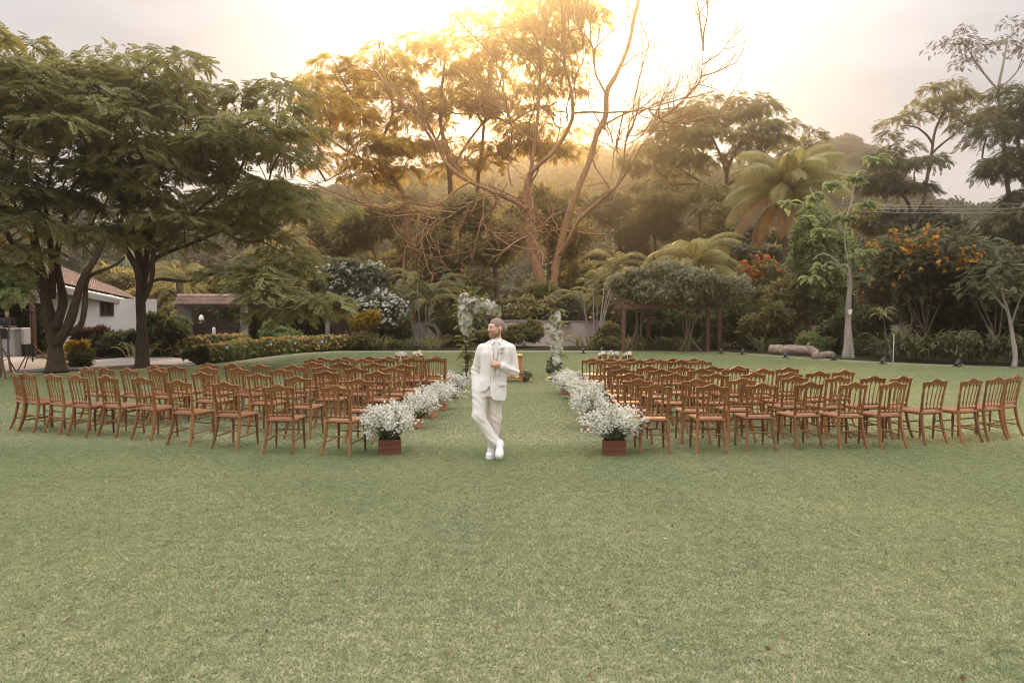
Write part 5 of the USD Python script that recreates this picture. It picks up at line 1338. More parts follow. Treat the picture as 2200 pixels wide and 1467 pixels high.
for i, (px, py, n) in enumerate([(1745, 600, 14), (1770, 575, 14), (1842, 560, 15), (1848, 600, 12), (1800, 580, 10), (1860, 545, 10), (1815, 470, 12), (1750, 425, 13), (1790, 400, 12), (1835, 385, 14), (1880, 345, 10), (1770, 500, 12), (1730, 470, 10), (1690, 440, 8), (1860, 440, 10)]):
    cc = at(px, py, b[1] - .4 + .2 * (i % 4)); ms = []
    for k in range(int(n * 2.0)):
        a = r.uniform(0, 6.28)
        part(sp, 'leaf', moved(blade(r.uniform(.38, .60), r.uniform(.16, .24), r.uniform(-.2, .7), r.uniform(1.0, 1.6), 3000 + i * 40 + k, 7, .15), cc + r.normal(0, .05, 3), a), L_LIGHT, True)
bk = thing('white_bucket', 'small white bucket hung on the slim pale trunk', 'bucket', at(1826, 675, b[1] - .24))
part(bk, 'body', lathe([(0.065, 0), (0.085, .17), (0.092, .18), (0.08, .175)], 12), white_paint, 40); part(bk, 'handle', tube([(0.085 * math.cos(q), 0, .17 + .10 * math.sin(q)) for q in np.linspace(0, PI, 9)], .006, 5, caps=False), black_metal, True)
s2 = on_z(2178, 790)
st_ = thing('slender_tree', 'slender pale trunk at the right edge in front of the shaded shrubs', 'tree')
m, c = limb([(2178, 790), (2181, 760), (2177, 735), (2172, 700), (2163, 660), (2150, 620)], s2[1], .085, .03, depth=.3, seed=8); part(st_, 'trunk', m, bark_pale, True)
for i, pp in enumerate([[(2172, 700), (2185, 660), (2200, 625)], [(2164, 668), (2140, 640), (2115, 615)]]):
    m, c = limb(pp, s2[1] + .2, .035, .012, depth=.4, seed=9 + i); part(st_, 'limb', m, bark_pale, True)
cc = np.array([at(px, py, s2[1] + d) for px, py, d in ((2150, 615, .3), (2200, 620, .4), (2115, 610, .6), (2175, 590, .5), (2225, 600, .2), (2140, 575, .8))])
pos, M, s = pads(cc, .75, .3, 60, 91, (.6, 1)); scatter(st_, 'crown', FEATHERS, pos, M, s, L_DARKER)
s3 = on_z(1919, 778)
sk = thing('staked_sapling', 'thin sapling tied to a white stake before the shaded border', 'plant', s3)
part(sk, 'stake', lathe([(0.02, 0), (0.018, .98), (0.012, 1.0)], 8), principled('weathered_stake', (0.50, 0.47, 0.44), .8)); part(sk, 'stem', tube(curve([(-.05, .05, 0), (-.12, .05, .5), (-.25, .1, 1.1), (-.35, .1, 1.7)], 8), np.linspace(.022, .01, 8), 5), bark_mid, True)
for k in range(26):
    part(sk, 'leaf', moved(blade(.55, .05, r.uniform(-.2, 1.2), r.uniform(.6, 1.5), 4000 + k, 7, .05), (-.35, .1, 1.68 + r.uniform(-.12, .05)), r.uniform(0, 6.28)), L_OLIVE, True)

# tripods on the terrace, music stand
def tripod(name, label, base, h, spread, head):
    t = thing(name, label, 'tripod', base)
    part(t, 'column', lathe([(0.022, .22), (0.022, h * .55), (0.015, h * .56), (0.015, h)], 8), black_metal)
    for k in range(3):
        a = k * 2 * PI / 3 + .4; e = np.array([math.cos(a) * spread, math.sin(a) * spread, 0]); top = np.array([0, 0, .75])
        part(t, 'leg', tube([top, e], .017, 6), black_metal); part(t, 'brace', tube([(0, 0, .30), e * .5 + top * .5], .010, 5), black_metal)
    head(t)
tripod('speaker_tripod', 'black tripod stand with spread legs on the terrace left of the first trunk', on_z(71, 797) + [0, 0, .06], 1.75, .62, lambda t: part(t, 'clamp', box((.10, .08, .06), (0, 0, 1.72), .01), black_metal))
tripod('music_stand', 'black music stand at the far left edge of the terrace', on_z(4, 803) + [0, 0, .06], 1.0, .35, lambda t: part(t, 'desk', moved(box((.5, .03, .34), (0, 0, 0), .008), (0, -.05, 1.1), rx=.45), black_metal))

# ---------------------------------------------------------------- aisle flowers
def flower_sprig(seed, h=0.34, nf=18, pr=0.022):
    """an upright sprig: thin stems whose upper part carries small open flowers."""
    r = np.random.default_rng(seed); pet, grn = [], []
    for _ in range(3):
        tip = np.array([r.normal(0, .06), r.normal(0, .06), h * r.uniform(.75, 1.0)])
        st = curve([(0, 0, 0), tip * [.4, .4, .55] + r.normal(0, .01, 3), tip], 5)
        grn.append(tube(st, .0022, 3, caps=False))
        for _ in range(nf // 3 + 1):
            k = r.uniform(.45, 1.0); c = st[0] * (1 - k) + tip * k + r.normal(0, .022, 3)
            d = r.normal(0, .7, 3) + [0, -.25, .7]; d /= np.linalg.norm(d)
            _, a, b = basis(d); an = np.arange(5) * 2 * PI / 5 + r.random()
            dirs = np.cos(an)[:, None] * a + np.sin(an)[:, None] * b
            pet.append(leaflets(np.tile(c, (5, 1)), c + dirs * pr * r.uniform(.8, 1.2) + d * pr * .3, pr * .95, np.tile(d, (5, 1)), .2))
        for _ in range(3):
            k = r.uniform(.1, .7); c = tip * k; a = r.uniform(0, 6.28)
            grn.append(leaflets(c[None], c[None] + [[math.cos(a) * .05, math.sin(a) * .05, .025]], .010, np.array([[0, 0, 1.0]])))
    return cat(pet), cat(grn)
SPR = [flower_sprig(s) for s in range(5)]
L_STEM = leaf('grey_green_stem', (0.13, 0.15, 0.09), (0.22, 0.24, 0.15), 0.35, (0.25, 0.28, 0.15), 6.0)
P_CREAM = leaf('lime_petal', (0.50, 0.54, 0.22), (0.62, 0.64, 0.32), 0.35, (0.6, 0.6, 0.25), 6.0)
def bouquet(t, z, w, h, n, seed, r0=0.08):
    r = np.random.default_rng(seed)
    q = np.sqrt(r.random(n)); a = r.uniform(0, 2 * PI, n)
    base = np.c_[np.cos(a) * q * r0, np.sin(a) * q * r0, np.full(n, z)]
    tilt = q * 0.90 + r.normal(0, .12, n)
    L = h * (1 - .25 * q * r.random(n)) * r.uniform(.7, 1.05, n)
    d = np.c_[np.sin(tilt) * np.cos(a), np.sin(tilt) * np.sin(a), np.cos(tilt)]
    up = base + d * np.maximum(L - .27, 0)[:, None] * [w / h, w / h, 1]
    M = []
    for i in range(n):
        _, x, y = basis(d[i]); M.append(np.c_[x, np.cross(d[i], x), d[i]])
    M = np.array(M); s = r.uniform(.70, .95, n)
    scatter(t, 'flowers', [m for m, _ in SPR], up, M, s, P_WHITE); scatter(t, 'stems', [m for _, m in SPR], up, M, s * .95, L_STEM)
    k = r.choice(n, 3)
    scatter(t, 'lime_flowers', [SPR[0][0]], up[k] + [0, -.02, .02], M[k], s[k] * .8, P_CREAM)
    ms = [tube([base[i] - [0, 0, .03], up[i]], .003, 3, caps=False) for i in range(0, n, 2)]
    m2 = leaflets(base, base + d * (L * .4)[:, None] * [w / h * .9, w / h * .9, 1], .03, np.tile([0, 0, 1.0], (n, 1)))
    part(t, 'greenery', cat(ms + [m2]), L_STEM, False, 'stuff')
terracotta = principled('terracotta', (0.45, 0.215, 0.125), 0.85, noise=(7, (0.58, 0.31, 0.20)), bump=(40, .003))
box_wood = principled('dark_box_wood', (0.115, 0.036, 0.018), 0.5, noise=(2.5, (0.21, 0.075, 0.036), (3, 3, 26)))
earth = principled('potting_soil', (0.03, 0.022, 0.016), 0.95)
def flower_box(px, py, rot, label, seed):
    t = thing('flower_box', label, 'flower box', on_z(px, py) + [0, .15, 0], rot, 'wooden boxes of white flowers at the aisle entrance')
    s, h = .30, .20
    for k in range(3):
        z = h / 3 * (k + .5)
        part(t, 'plank', box((s, .018, h / 3 - .003), (0, -s / 2 + .009, z), .003), box_wood); part(t, 'plank', box((s, .018, h / 3 - .003), (0, s / 2 - .009, z), .003), box_wood)
        for q in (-1, 1):
            part(t, 'plank', box((.018, s - .038, h / 3 - .003), (q * (s / 2 - .009), 0, z), .003), box_wood)
    part(t, 'soil', box((s - .04, s - .04, .12), (0, 0, .10)), earth)
    bouquet(t, .19, .40, .52, 105, seed, .11)
flower_box(834, 977, 8, 'dark wooden box of white flowers at the aisle entrance, left of the man', 11)
flower_box(1322, 979.5, -4, 'dark wooden box of white flowers at the aisle entrance, right of the man', 12)
def flower_pot(px, py, w, h, label, seed, n=62):
    t = thing('flower_pot', label, 'flower pot', on_z(px, py) + [0, .09, 0], seed * 37 % 90, 'terracotta pots of white flowers along the aisle')
    part(t, 'pot', lathe([(.070, 0), (.076, .01), (.094, .125), (.104, .127), (.106, .162), (.096, .164), (.090, .13)], 16), terracotta, 40)
    part(t, 'saucer', lathe([(.085, 0.0), (.10, .003), (.112, .022), (.106, .024), (.09, .012)], 16), terracotta, 40)
    part(t, 'soil', lathe([(.001, .128), (.088, .135)], 12), earth)
    bouquet(t, .14, w, h, n, seed, .07)
flower_pot(896, 920.5, 0.32, 0.47, 'terracotta pot of white flowers directly behind the left wooden box', 21)
flower_pot(926, 898, 0.34, 0.47, 'terracotta pot of white flowers, third in the line left of the aisle', 22)
flower_pot(951, 881, 0.34, 0.47, 'terracotta pot of white flowers, fourth in the line left of the aisle', 23)
flower_pot(979, 854, 0.34, 0.44, 'terracotta pot of white flowers nearest the left arch column', 24)
flower_pot(1268, 923.5, 0.34, 0.55, 'terracotta pot of white flowers behind the right wooden box', 25, 68)
flower_pot(1272, 897, 0.36, 0.53, 'terracotta pot of white flowers, third in the line right of the aisle', 26, 68)
flower_pot(1230, 857, 0.34, 0.44, 'terracotta pot of white flowers in front of the right arch column', 27)
flower_pot(1213, 847, 0.31, 0.40, 'farthest terracotta pot of white flowers right of the aisle, partly hidden', 28, 60)
flower_pot(1247, 872, 0.32, 0.44, 'terracotta pot of white flowers hidden amid the bouquets right of the aisle', 29, 70)
# fallen petals and dry leaves on the grass
r = np.random.default_rng(5)
pts = [on_z(*q) for q in [(1232, 882), (1228, 880), (1238, 884), (972, 888), (967, 886), (445, 944), (101, 928), (1449, 1408), (1452, 1413), (2190, 1348), (1430, 1166)]]
P = np.array(pts + [on_z(r.uniform(1560, 2190), r.uniform(772, 815)) for _ in range(60)])
n = len(P); nf = 11
petal = leaflets(np.array([[-.03, 0, 0.0]]), np.array([[.035, 0, .01]]), .045, np.array([[0, 0, 1.0]]))
tag(scatter(None, 'fallen_petals', [petal], P[:nf] + [0, 0, .035], frames(r.uniform(0, 6, nf), r.normal(0, .3, nf), r.normal(0, .3, nf)), r.uniform(.5, 1.0, nf), P_WHITE), 'white petals fallen on the grass')
tag(scatter(None, 'fallen_leaves', [petal], P[nf:] + [0, 0, .04], frames(r.uniform(0, 6, n - nf), r.normal(0, .3, n - nf), r.normal(0, .3, n - nf)), r.uniform(.7, 1.5, n - nf), leaf('fallen_yellow_leaf', (.35, .27, .1), (.5, .4, .16))), 'yellow fallen leaves scattered on the right of the lawn')
dq = np.array([on_z(r.uniform(-100, 2300), 985 + 480 * r.random() ** .8) for _ in range(130)]); n = len(dq)
tag(scatter(None, 'dry_leaf_bits', [petal], dq + [0, 0, .022], frames(r.uniform(0, 6, n), r.normal(0, .5, n), r.normal(0, .5, n)), r.uniform(.25, .75, n), leaf('dry_brown_leaf', (.10, .055, .03), (.24, .15, .09), .2)), 'small dry brown leaf bits strewn over the near lawn')
# white flowers tied on the five chairs of honour
for i, (px, py) in enumerate(ROWS['front'][0]):
    c = on_z(px, py, CREST_Z)
    t = thing('flower_bunch', f'bunch of white flowers tied to the chair back, {ORD[i]} from the left beside the arch', 'flowers', c + [0, -.02, -.01], 0, 'white flower bunches on the chairs of honour')
    k = 14
    scatter(t, 'flowers', HEADS, r.normal(0, 1, (k, 3)) * [.055, .03, .022], frames(r.uniform(0, 6, k), r.normal(0, .4, k), r.normal(0, .4, k)), r.uniform(.25, .42, k), P_WHITE)
    part(t, 'ribbon', tube([(-.012, -.02, 0), (-.02, -.03, -.12)], .008, 4), white_paint)

# ---------------------------------------------------------------- the flower arch
YAr = 21.3
ar = thing('flower_arch', 'wooden arch frame dressed with white roses and leaves at the end of the aisle', 'arch')
xl, xr = ground_x(1002, YAr), ground_x(1189, YAr)
zt = 2.02
part(ar, 'post', box((.08, .08, zt), (xl, YAr, zt / 2), .006), rust_wood); part(ar, 'post', box((.08, .08, zt), (xr, YAr, zt / 2), .006), rust_wood)
part(ar, 'beam', box((xr - xl + .3, .08, .08), ((xl + xr) / 2, YAr, zt + .042), .006), rust_wood)
for x in (xl, xr):
    part(ar, 'foot', box((.34, .34, .03), (x, YAr, .017), .006), black_metal)
def rose(seed, R=.055):
    r = np.random.default_rng(seed); ms = []
    for k, (rr, n, lift) in enumerate(((1.0, 6, .05), (.72, 5, .30), (.42, 4, .7))):
        an = np.arange(n) * 2 * PI / n + k; d = np.c_[np.cos(an), np.sin(an), np.full(n, lift)]
        ms.append(leaflets(np.zeros((n, 3)), d * R * rr, R * 1.1 * rr, np.tile([0, 0, 1.0], (n, 1)), .5))
    return cat(ms)
ROSES = [rose(s) for s in range(3)]
def garland(path, rad, n, seed, leafy=0.4, rs=(.95, 1.7)):
    r = np.random.default_rng(seed)
    p = curve([at(px, py, YAr) for px, py in path], 40)
    def put(m, k):
        i = r.integers(0, 40, m); rr = np.interp(i / 39, np.linspace(0, 1, len(rad)), rad)
        d = r.normal(0, 1, (m, 3)); d[:, 1] = -np.abs(d[:, 1]) * .9; d /= np.linalg.norm(d, axis=1, keepdims=True)
        return p[i] + d * rr[:, None] * k * r.uniform(.55, 1.0, (m, 1)) + [0, -.03, 0], d
    q, d = put(n, 1.0)
    M = []
    for v in d:
        v = v + [0, -.4, .3]; v = v / np.linalg.norm(v); _, x, y = basis(v); M.append(np.c_[x, np.cross(v, x), v])
    scatter(ar, 'roses', ROSES, q, np.array(M), r.uniform(*rs, n), P_WHITE)
    m = int(n * leafy); q, d = put(m, 1.15)
    scatter(ar, 'foliage', [blade(.24, .05, .5, .8, s, 6, .1) for s in range(3)], q + [0, .05, 0], frames(np.arctan2(d[:, 1], d[:, 0]) + r.normal(0, .6, m), -d[:, 2] * .8, r.normal(0, .5, m)), r.uniform(.7, 1.4, m), L_OLIVE)
garland([(995, 648), (1020, 655), (1045, 658), (1070, 672)], [.17, .20, .20, .10], 190, 31, .3)
garland([(1000, 640), (998, 680), (1004, 712)], [.18, .20, .13], 150, 32, .3)
garland([(1002, 715), (1001, 760), (1003, 790)], [.10, .10, .08], 34, 33, 2.6, (.4, .7))
garland([(1196, 672), (1192, 705), (1195, 745), (1194, 785)], [.08, .20, .20, .13], 190, 34, .35)
garland([(1088, 660), (1112, 656), (1140, 660)], [.08, .13, .10], 60, 35, 1.2, (.4, .7))
garland([(1140, 660), (1170, 658), (1205, 662)], [.09, .10, .09], 6, 36, 6.0, (.3, .5))
garland([(1050, 662), (1075, 660), (1090, 658)], [.10, .10, .08], 6, 37, 5.0, (.3, .5))
# lobed big leaf at the foot of the right column
pts = []
for k in range(41):
    a = -PI * .92 + 2 * PI * .92 * k / 40; rr = .22 * (1 - .18 * math.cos(a)) * (1.0 if k % 4 < 3 else .55)
    pts.append((rr * math.sin(a), -rr * math.cos(a)))
lf = extrude(sg.Polygon([(0, .03)] + pts).buffer(0).simplify(.002), .004)
for x, y, z, rx, rz, s in ((xr + .02, YAr - .16, .36, PI / 2 - .25, .15, 1.0), (xr - .10, YAr - .10, .20, PI / 2 - .5, .6, .6)):
    part(ar, 'lobed_leaf', moved(lf, (x, y, z), rz, rx, 0, s), L_DEEP)
for k in range(9):
    part(ar, 'leaf', moved(blade(.42, .05, .6, .6, 5200 + k, 7, .1), (xl - .06 if k < 5 else xr, YAr - .05, .05 if k < 5 else .02), -2.6 + .55 * k), L_DEEP, True)

# kneeling bench with cushion, small flower pot beside it
YK = 20.3
xk0, xk1 = ground_x(1040, YK), ground_x(1122, YK)
kb = thing('wooden_bench', 'wooden altar bench half hidden behind the man, with a low kneeling board', 'bench', ((xk0 + xk1) / 2, YK + .2, 0))
w = xk1 - xk0
orange_wood = principled('orange_wood', (0.36, 0.135, 0.034), 0.4, noise=(2, (0.46, 0.19, 0.055), (4, 4, 1)))
for sx in (-1, 1):
    for sy in (-1, 1):
        part(kb, 'leg', box((.09, .07, .665), (sx * (w / 2 - .045), sy * .17, .3325), .006), orange_wood)
part(kb, 'top', box((w + .04, .46, .03), (0, 0, .682), .006), orange_wood); part(kb, 'kneeling_board', box((w - .01, .26, .04), (0, -.02, .11), .006), orange_wood)
part(kb, 'cushion', box((w - .25, .22, .05), (-.05, -.02, .158), .02), principled('pale_mauve_cloth', (0.48, 0.40, 0.45), .9))
fp = thing('small_flower_pot', 'small dark pot of pale flowers standing right of the wooden bench', 'flower pot', on_z(1130, 820.5))
part(fp, 'pot', lathe([(.065, 0), (.085, .11), (.09, .115), (.08, .112)], 12), principled('brown_pot', (.12, .07, .045), .7), 40)
k = 60; d = r.normal(0, 1, (k, 3)); d[:, 2] = np.abs(d[:, 2]); d /= np.linalg.norm(d, axis=1, keepdims=True)
scatter(fp, 'foliage', SMALLROS, d * [.13, .13, .10] + [0, 0, .14], frames(r.uniform(0, 6, k), r.normal(0, .4, k), r.normal(0, .4, k)), r.uniform(.35, .5, k), L_OLIVE)
scatter(fp, 'flowers', ROSES, d[:26] * [.13, .13, .13] + [0, -.01, .17], frames(r.uniform(0, 6, 26), r.normal(0, .4, 26), r.normal(0, .4, 26)), r.uniform(.4, .7, 26), P_WHITE)

# ---------------------------------------------------------------- people
def union(p, prims, k=0.02):
    d = None
    for f in prims:
        e = f(p)
        d = e if d is None else smin(d, e, k)
    return d
def loft(p, zs, cx, cy, a, b, n=2.4):
    z = p[:, 2]
    X, Y, A, B = (np.interp(z, zs, v) for v in (cx, cy, a, b))
    q = (np.abs((p[:, 0] - X) / A) ** n + np.abs((p[:, 1] - Y) / B) ** n) ** (1 / n)
    side = (q - 1) * np.minimum(A, B)
    return np.maximum(side, np.maximum(zs[0] - z, z - zs[-1]))
def bones(chain, k=0.02):
    """chain: [(point, radius), ...]"""
    return lambda p: union(p, [(lambda p, i=i: cone_sdf(p, chain[i][0], chain[i + 1][0], chain[i][1], chain[i + 1][1])) for i in range(len(chain) - 1)], k)
def rotz(a): c, s = math.cos(a), math.sin(a); return np.array([[c, -s, 0], [s, c, 0], [0, 0, 1.0]])

skin = usdkit.material(stage, '/World/Looks/skin', {'p': ('principled_bsdf', {'base_color': (0.56, 0.335, 0.235), 'roughness': 0.5, 'subsurface_weight': 0.15, 'subsurface_radius': (0.8, .3, .2), 'subsurface_scale': 0.01})}, surface='p.BSDF')
hair_m = principled('cropped_hair', (0.20, 0.135, 0.095), 0.85, noise=(60, (0.28, 0.19, 0.135)))
beard_m = principled('beard_hair', (0.26, 0.130, 0.068), 0.85, noise=(70, (0.36, 0.20, 0.115)))
linen = principled('ivory_linen', (0.71, 0.66, 0.60), 0.92, noise=(30, (0.75, 0.70, 0.645)), bump=(160, .0015), extra={'sheen_weight': .15})
linen2 = principled('ivory_trouser_linen', (0.65, 0.59, 0.525), 0.92, noise=(30, (0.69, 0.63, 0.565)), bump=(160, .0015), extra={'sheen_weight': .15})
shirt_m = principled('white_shirt', (0.84, 0.82, 0.80), 0.85); tie_m = principled('pale_tie', (0.66, 0.62, 0.55), 0.6); vest_m = principled('ivory_waistcoat', (0.66, 0.60, 0.53), 0.9)
shoe_m = principled('white_leather', (0.80, 0.79, 0.78), 0.45); eye_m = principled('dark_eye', (0.03, 0.02, 0.015), 0.3); tooth_m = principled('teeth', (0.75, 0.72, 0.66), 0.4)
btn_m = principled('shell_button', (0.30, 0.26, 0.22), 0.4)

def head_frame(c, face):
    """rows: person's right, forward (face), up."""
    f = np.array(face, float); f /= np.linalg.norm(f); up = np.array([0, 0, 1.0]); up -= f * (up @ f); up /= np.linalg.norm(up)
    return np.array(c, float), np.stack([np.cross(f, up), f, up], 1)
def head_prims(H):
    c, R = H
    L = lambda q: c + R @ np.array(q, float)
    E = lambda q, r: (lambda p: ell_sdf(p, L(q), r, R))
    C = lambda a, b, ra, rb: (lambda p: cone_sdf(p, L(a), L(b), ra, rb))
    return [E((0, -.018, .038), (.077, .098, .088)), E((0, .022, -.012), (.066, .074, .085)), C((0, .050, -.082), (0, .070, -.094), .034, .026),
            C((-.046, .000, -.062), (0, .058, -.090), .028, .028), C((.046, .000, -.062), (0, .058, -.090), .028, .028),
            E((-.036, .072, -.022), (.026, .022, .028)), E((.036, .072, -.022), (.026, .022, .028)), C((-.045, .078, .030), (.045, .078, .030), .014, .014)]
def head_detail(d, p, H):
    c, R = H
    L = lambda q: c + R @ np.array(q, float)
    for s in (-1, 1):
        d = np.maximum(d, -ell_sdf(p, L((s * .032, .107, .010)), (.017, .016, .011), R))
        d = smin(d, ell_sdf(p, L((s * .032, .086, .008)), (.015, .012, .010), R), .004)
        d = smin(d, ell_sdf(p, L((s * .080, -.012, -.006)), (.011, .022, .034), R), .008)
    d = smin(d, cone_sdf(p, L((0, .094, .022)), L((0, .119, -.022)), .008, .0125), .012)
    d = smin(d, cone_sdf(p, L((-.013, .104, -.026)), L((.013, .104, -.026)), .009, .009), .008)
    d = np.maximum(d, -ell_sdf(p, L((0, .105, -.055)), (.028, .020, .006), R))
    d = smin(d, ell_sdf(p, L((0, .092, -.067)), (.022, .012, .006), R), .004)
    return d

MX, MY = ground_x(1062, 10.14), 10.14
man = thing('person', 'bearded man in ivory suit and white shoes, ankles crossed, looking left', 'person', (MX, MY, 0))
HD = head_frame((.020, -.012, 1.672), (-.80, -.60, -.02))
arm_l = [((.195, .01, 1.395), .045), ((.252, .05, 1.125), .040), ((.075, -.165, 1.21), .029)]
arm_r = [((-.145, .0, 1.405), .045), ((-.238, .07, 1.13), .040), ((-.222, -.02, .92), .030)]
leg_r = [((-.165, .0, .88), .085), ((-.195, -.075, .555), .058), ((.015, -.085, .20), .040), ((.05, -.10, .17), .040)]
leg_l = [((.0, .01, .88), .085), ((.012, .02, .50), .055), ((-.035, .075, .12), .040)]
def man_body(p):
    d = union(p, head_prims(HD), .022)
    d = head_detail(d, p, HD)
    d = smin(d, cone_sdf(p, (.030, .012, 1.60), (.030, .02, 1.46), .054, .062), .02)
    tor = loft(p, np.array([.84, 1.05, 1.30, 1.42, 1.47]), [-.085, -.03, .02, .028, .03], [.0, .0, .0, .01, .015], [.15, .135, .145, .13, .08], [.09, .085, .09, .065, .045])
    d = smin(d, tor, .03)
    for ch in (arm_l, arm_r, leg_r, leg_l):
        d = smin(d, bones(ch)(p), .025)
    return d
body = surface_nets(man_body, (-.36, -.27, .05), (.36, .20, 1.83), .0088)
def hand(wrist, palm_dir, up, curl, side, thumb_out=.5):
    """a hand: palm, four fingers bending by curl, a thumb from the side of the palm."""
    f = np.array(palm_dir, float); f /= np.linalg.norm(f); n = np.array(up, float); n -= f * (n @ f); n /= np.linalg.norm(n); s = np.cross(f, n) * side
    w = np.array(wrist, float)
    P = lambda a, b, c: w + f * a + s * b + n * c
    pr = [lambda p: cone_sdf(p, P(0, 0, 0), P(.03, 0, 0), .027, .030), lambda p: cone_sdf(p, P(.035, -.020, 0), P(.085, -.028, 0), .019, .014), lambda p: cone_sdf(p, P(.035, .015, 0), P(.082, .026, 0), .019, .014), lambda p: cone_sdf(p, P(.04, 0, 0), P(.088, 0, 0), .020, .015)]
    d0 = lambda p: union(p, pr, .012)
    fingers = []
    for k, (b, L, r_) in enumerate(((-.030, .070, .0085), (-.010, .080, .0092), (.011, .076, .009), (.030, .060, .008))):
        q = P(.088 - .004 * abs(k - 1.3), b, 0); ang = 0; ch = [(q, r_ * 1.1)]
        for j, seg in enumerate((.45, .32, .23)):
            ang += curl * (1.0, 1.15, .8)[j]
            q = q + (f * math.cos(ang) - n * math.sin(ang)) * L * seg; ch.append((q, r_ * (1 - .08 * j)))
        fingers.append(bones(ch, .004))
    t0, t1, t2 = P(.03, -.028, -.006), P(.062, -.050 - .01 * thumb_out, -.024), P(.090, -.040, -.040)
    fingers.append(bones([(t0, .0125), (t1, .011), (t2, .009)], .005))
    def fn(p):
        d = d0(p)
        for g in fingers:
            d = smin(d, g(p), .004)
        return d
    return surface_nets(fn, w - .16, w + .16, .0042)
h1 = hand((.068, -.172, 1.215), (-.92, -.25, .30), (-.15, -.85, .35), 1.25, 1)
h2 = hand((-.220, -.022, .905), (.06, .0, -1.0), (-.7, -.6, 0), .35, -1)
part(man, 'body', cat([body, h1, h2]), skin, True)
# hair, beard, face
def hair_fn(p):
    c, R = HD; q = (p - c) @ R
    d = union(p, head_prims(HD), .022) - .0045
    line = .052 + .30 * np.maximum(0, q[:, 1] - .045) - .70 * np.maximum(0, -.02 - q[:, 1]) - .035 * np.clip((np.abs(q[:, 0]) - .05) / .02, 0, 1) * (q[:, 1] < .06)
    return np.maximum(d, np.maximum(line - q[:, 2], -.075 - q[:, 2]))
c, R = HD; lo, hi = c - .16, c + .17
part(man, 'hair', surface_nets(hair_fn, lo, hi, .0055), hair_m, True)
def beard_fn(p):
    q = (p - c) @ R
    d = union(p, head_prims(HD), .022) - .005
    cut = q[:, 2] - (-.062 + .75 * np.maximum(0, .045 - q[:, 1]))
    cut = np.minimum(cut, 10)
    stache = np.maximum(np.abs(q[:, 2] + .042) - .008, np.abs(q[:, 0]) - .034)
    zone = np.minimum(np.maximum(cut, q[:, 2] - .0), np.maximum(stache, .06 - q[:, 1]))
    mouth = ell_sdf(p, c + R @ np.array([0, .10, -.058]), (.027, .03, .011), R)
    return np.maximum(np.maximum(np.maximum(d, zone), -.015 - q[:, 1]), -mouth)
part(man, 'beard', surface_nets(beard_fn, lo, hi, .005), beard_m, True)
for s in (-1, 1):
    ey = part(man, 'eye', moved(trimesh.creation.icosphere(2, .0078), c + R @ np.array([s * .032, .0925, .009])), principled('eye_white', (0.42, 0.36, 0.32), .3) if s < 0 else UsdShade.Material.Get(stage, '/World/Looks/eye_white'), True)
    part(ey, 'iris', moved(trimesh.creation.icosphere(2, .0046), c + R @ np.array([s * .032 - .002, .0972, .0085])), eye_m, True)
    part(ey, 'eyelid', tube([c + R @ np.array(q) for q in ((s * .032 - .014, .090, .012), (s * .032, .0965, .0155), (s * .032 + .014, .088, .011))], [.003, .0052, .003], 8), skin, True)
    part(ey, 'eyelid', tube([c + R @ np.array(q) for q in ((s * .032 - .013, .090, .003), (s * .032, .0955, .0025), (s * .032 + .013, .088, .004))], [.003, .0042, .003], 8), skin, True)
    part(man, 'eyebrow', tube([c + R @ np.array(q) for q in ((s * .014, .0985, .026), (s * .032, .0965, .031), (s * .050, .083, .026))], [.0045, .005, .003], 6), hair_m, True)
part(man, 'teeth', moved(box((.040, .010, .010), (0, 0, 0), .003), c + R @ np.array([0, .083, -.056]), math.atan2(-R[0, 1], R[1, 1])), tooth_m)
# clothes
zj = np.array([.745, .90, 1.05, 1.20, 1.36, 1.44, 1.485, 1.52])
def jacket_fn(p):
    d = loft(p, zj, [-.066, -.050, -.012, .004, .018, .030, .034, .032], [.0, .0, .005, .005, .005, .012, .018, .02], [.215, .204, .183, .186, .196, .196, .158, .085], [.145, .138, .128, .135, .138, .112, .082, .062], 2.5)
    sl = bones([((.205, .012, 1.400), .070), ((.262, .055, 1.12), .060), ((.252, .03, 1.105), .062), ((.10, -.145, 1.20), .048)], .02)(p)
    sr = bones([((-.150, .0, 1.410), .070), ((-.243, .072, 1.13), .059), ((-.238, -.012, .895), .052)], .02)(p)
    d = smin(smin(d, sl, .022), sr, .022)
    f = meshkit.fbm(p * [9, 9, 6], 2, 3) - .5
    f2 = np.sin(p[:, 2] * 95 + p[:, 0] * 40) * np.exp(-((p[:, 2] - 1.12) / .06) ** 2) * (np.abs(p[:, 0] - .0) > .18)
    d = d + f * .020 + f2 * .006
    x, y, z = p.T
    xc = .012 + .05 * (z - 1.08)                                      # the opening down to the top button, and the front split below it
    v = np.where(z > 1.07, .004 + .062 * np.clip((z - 1.07) / .42, 0, 1) ** 1.1, .003)
    split = np.maximum(np.abs(x - np.where(z > 1.07, xc, -.045 - .03 * (1.07 - z))) - v, y + .02)
    d = np.maximum(d, -split)
    hem = np.where(x < -.055, .842 + .055 * np.clip((x + .29) / .22, 0, 1) ** 2 + .05 * np.clip((x + .10) / .05, 0, 1), .748 + .10 * np.exp(-np.maximum(x + .055, 0) / .028))
    d = np.maximum(d, hem - z)
    return d
part(man, 'jacket', surface_nets(jacket_fn, (-.36, -.26, .72), (.37, .20, 1.54), .0075), linen, True)
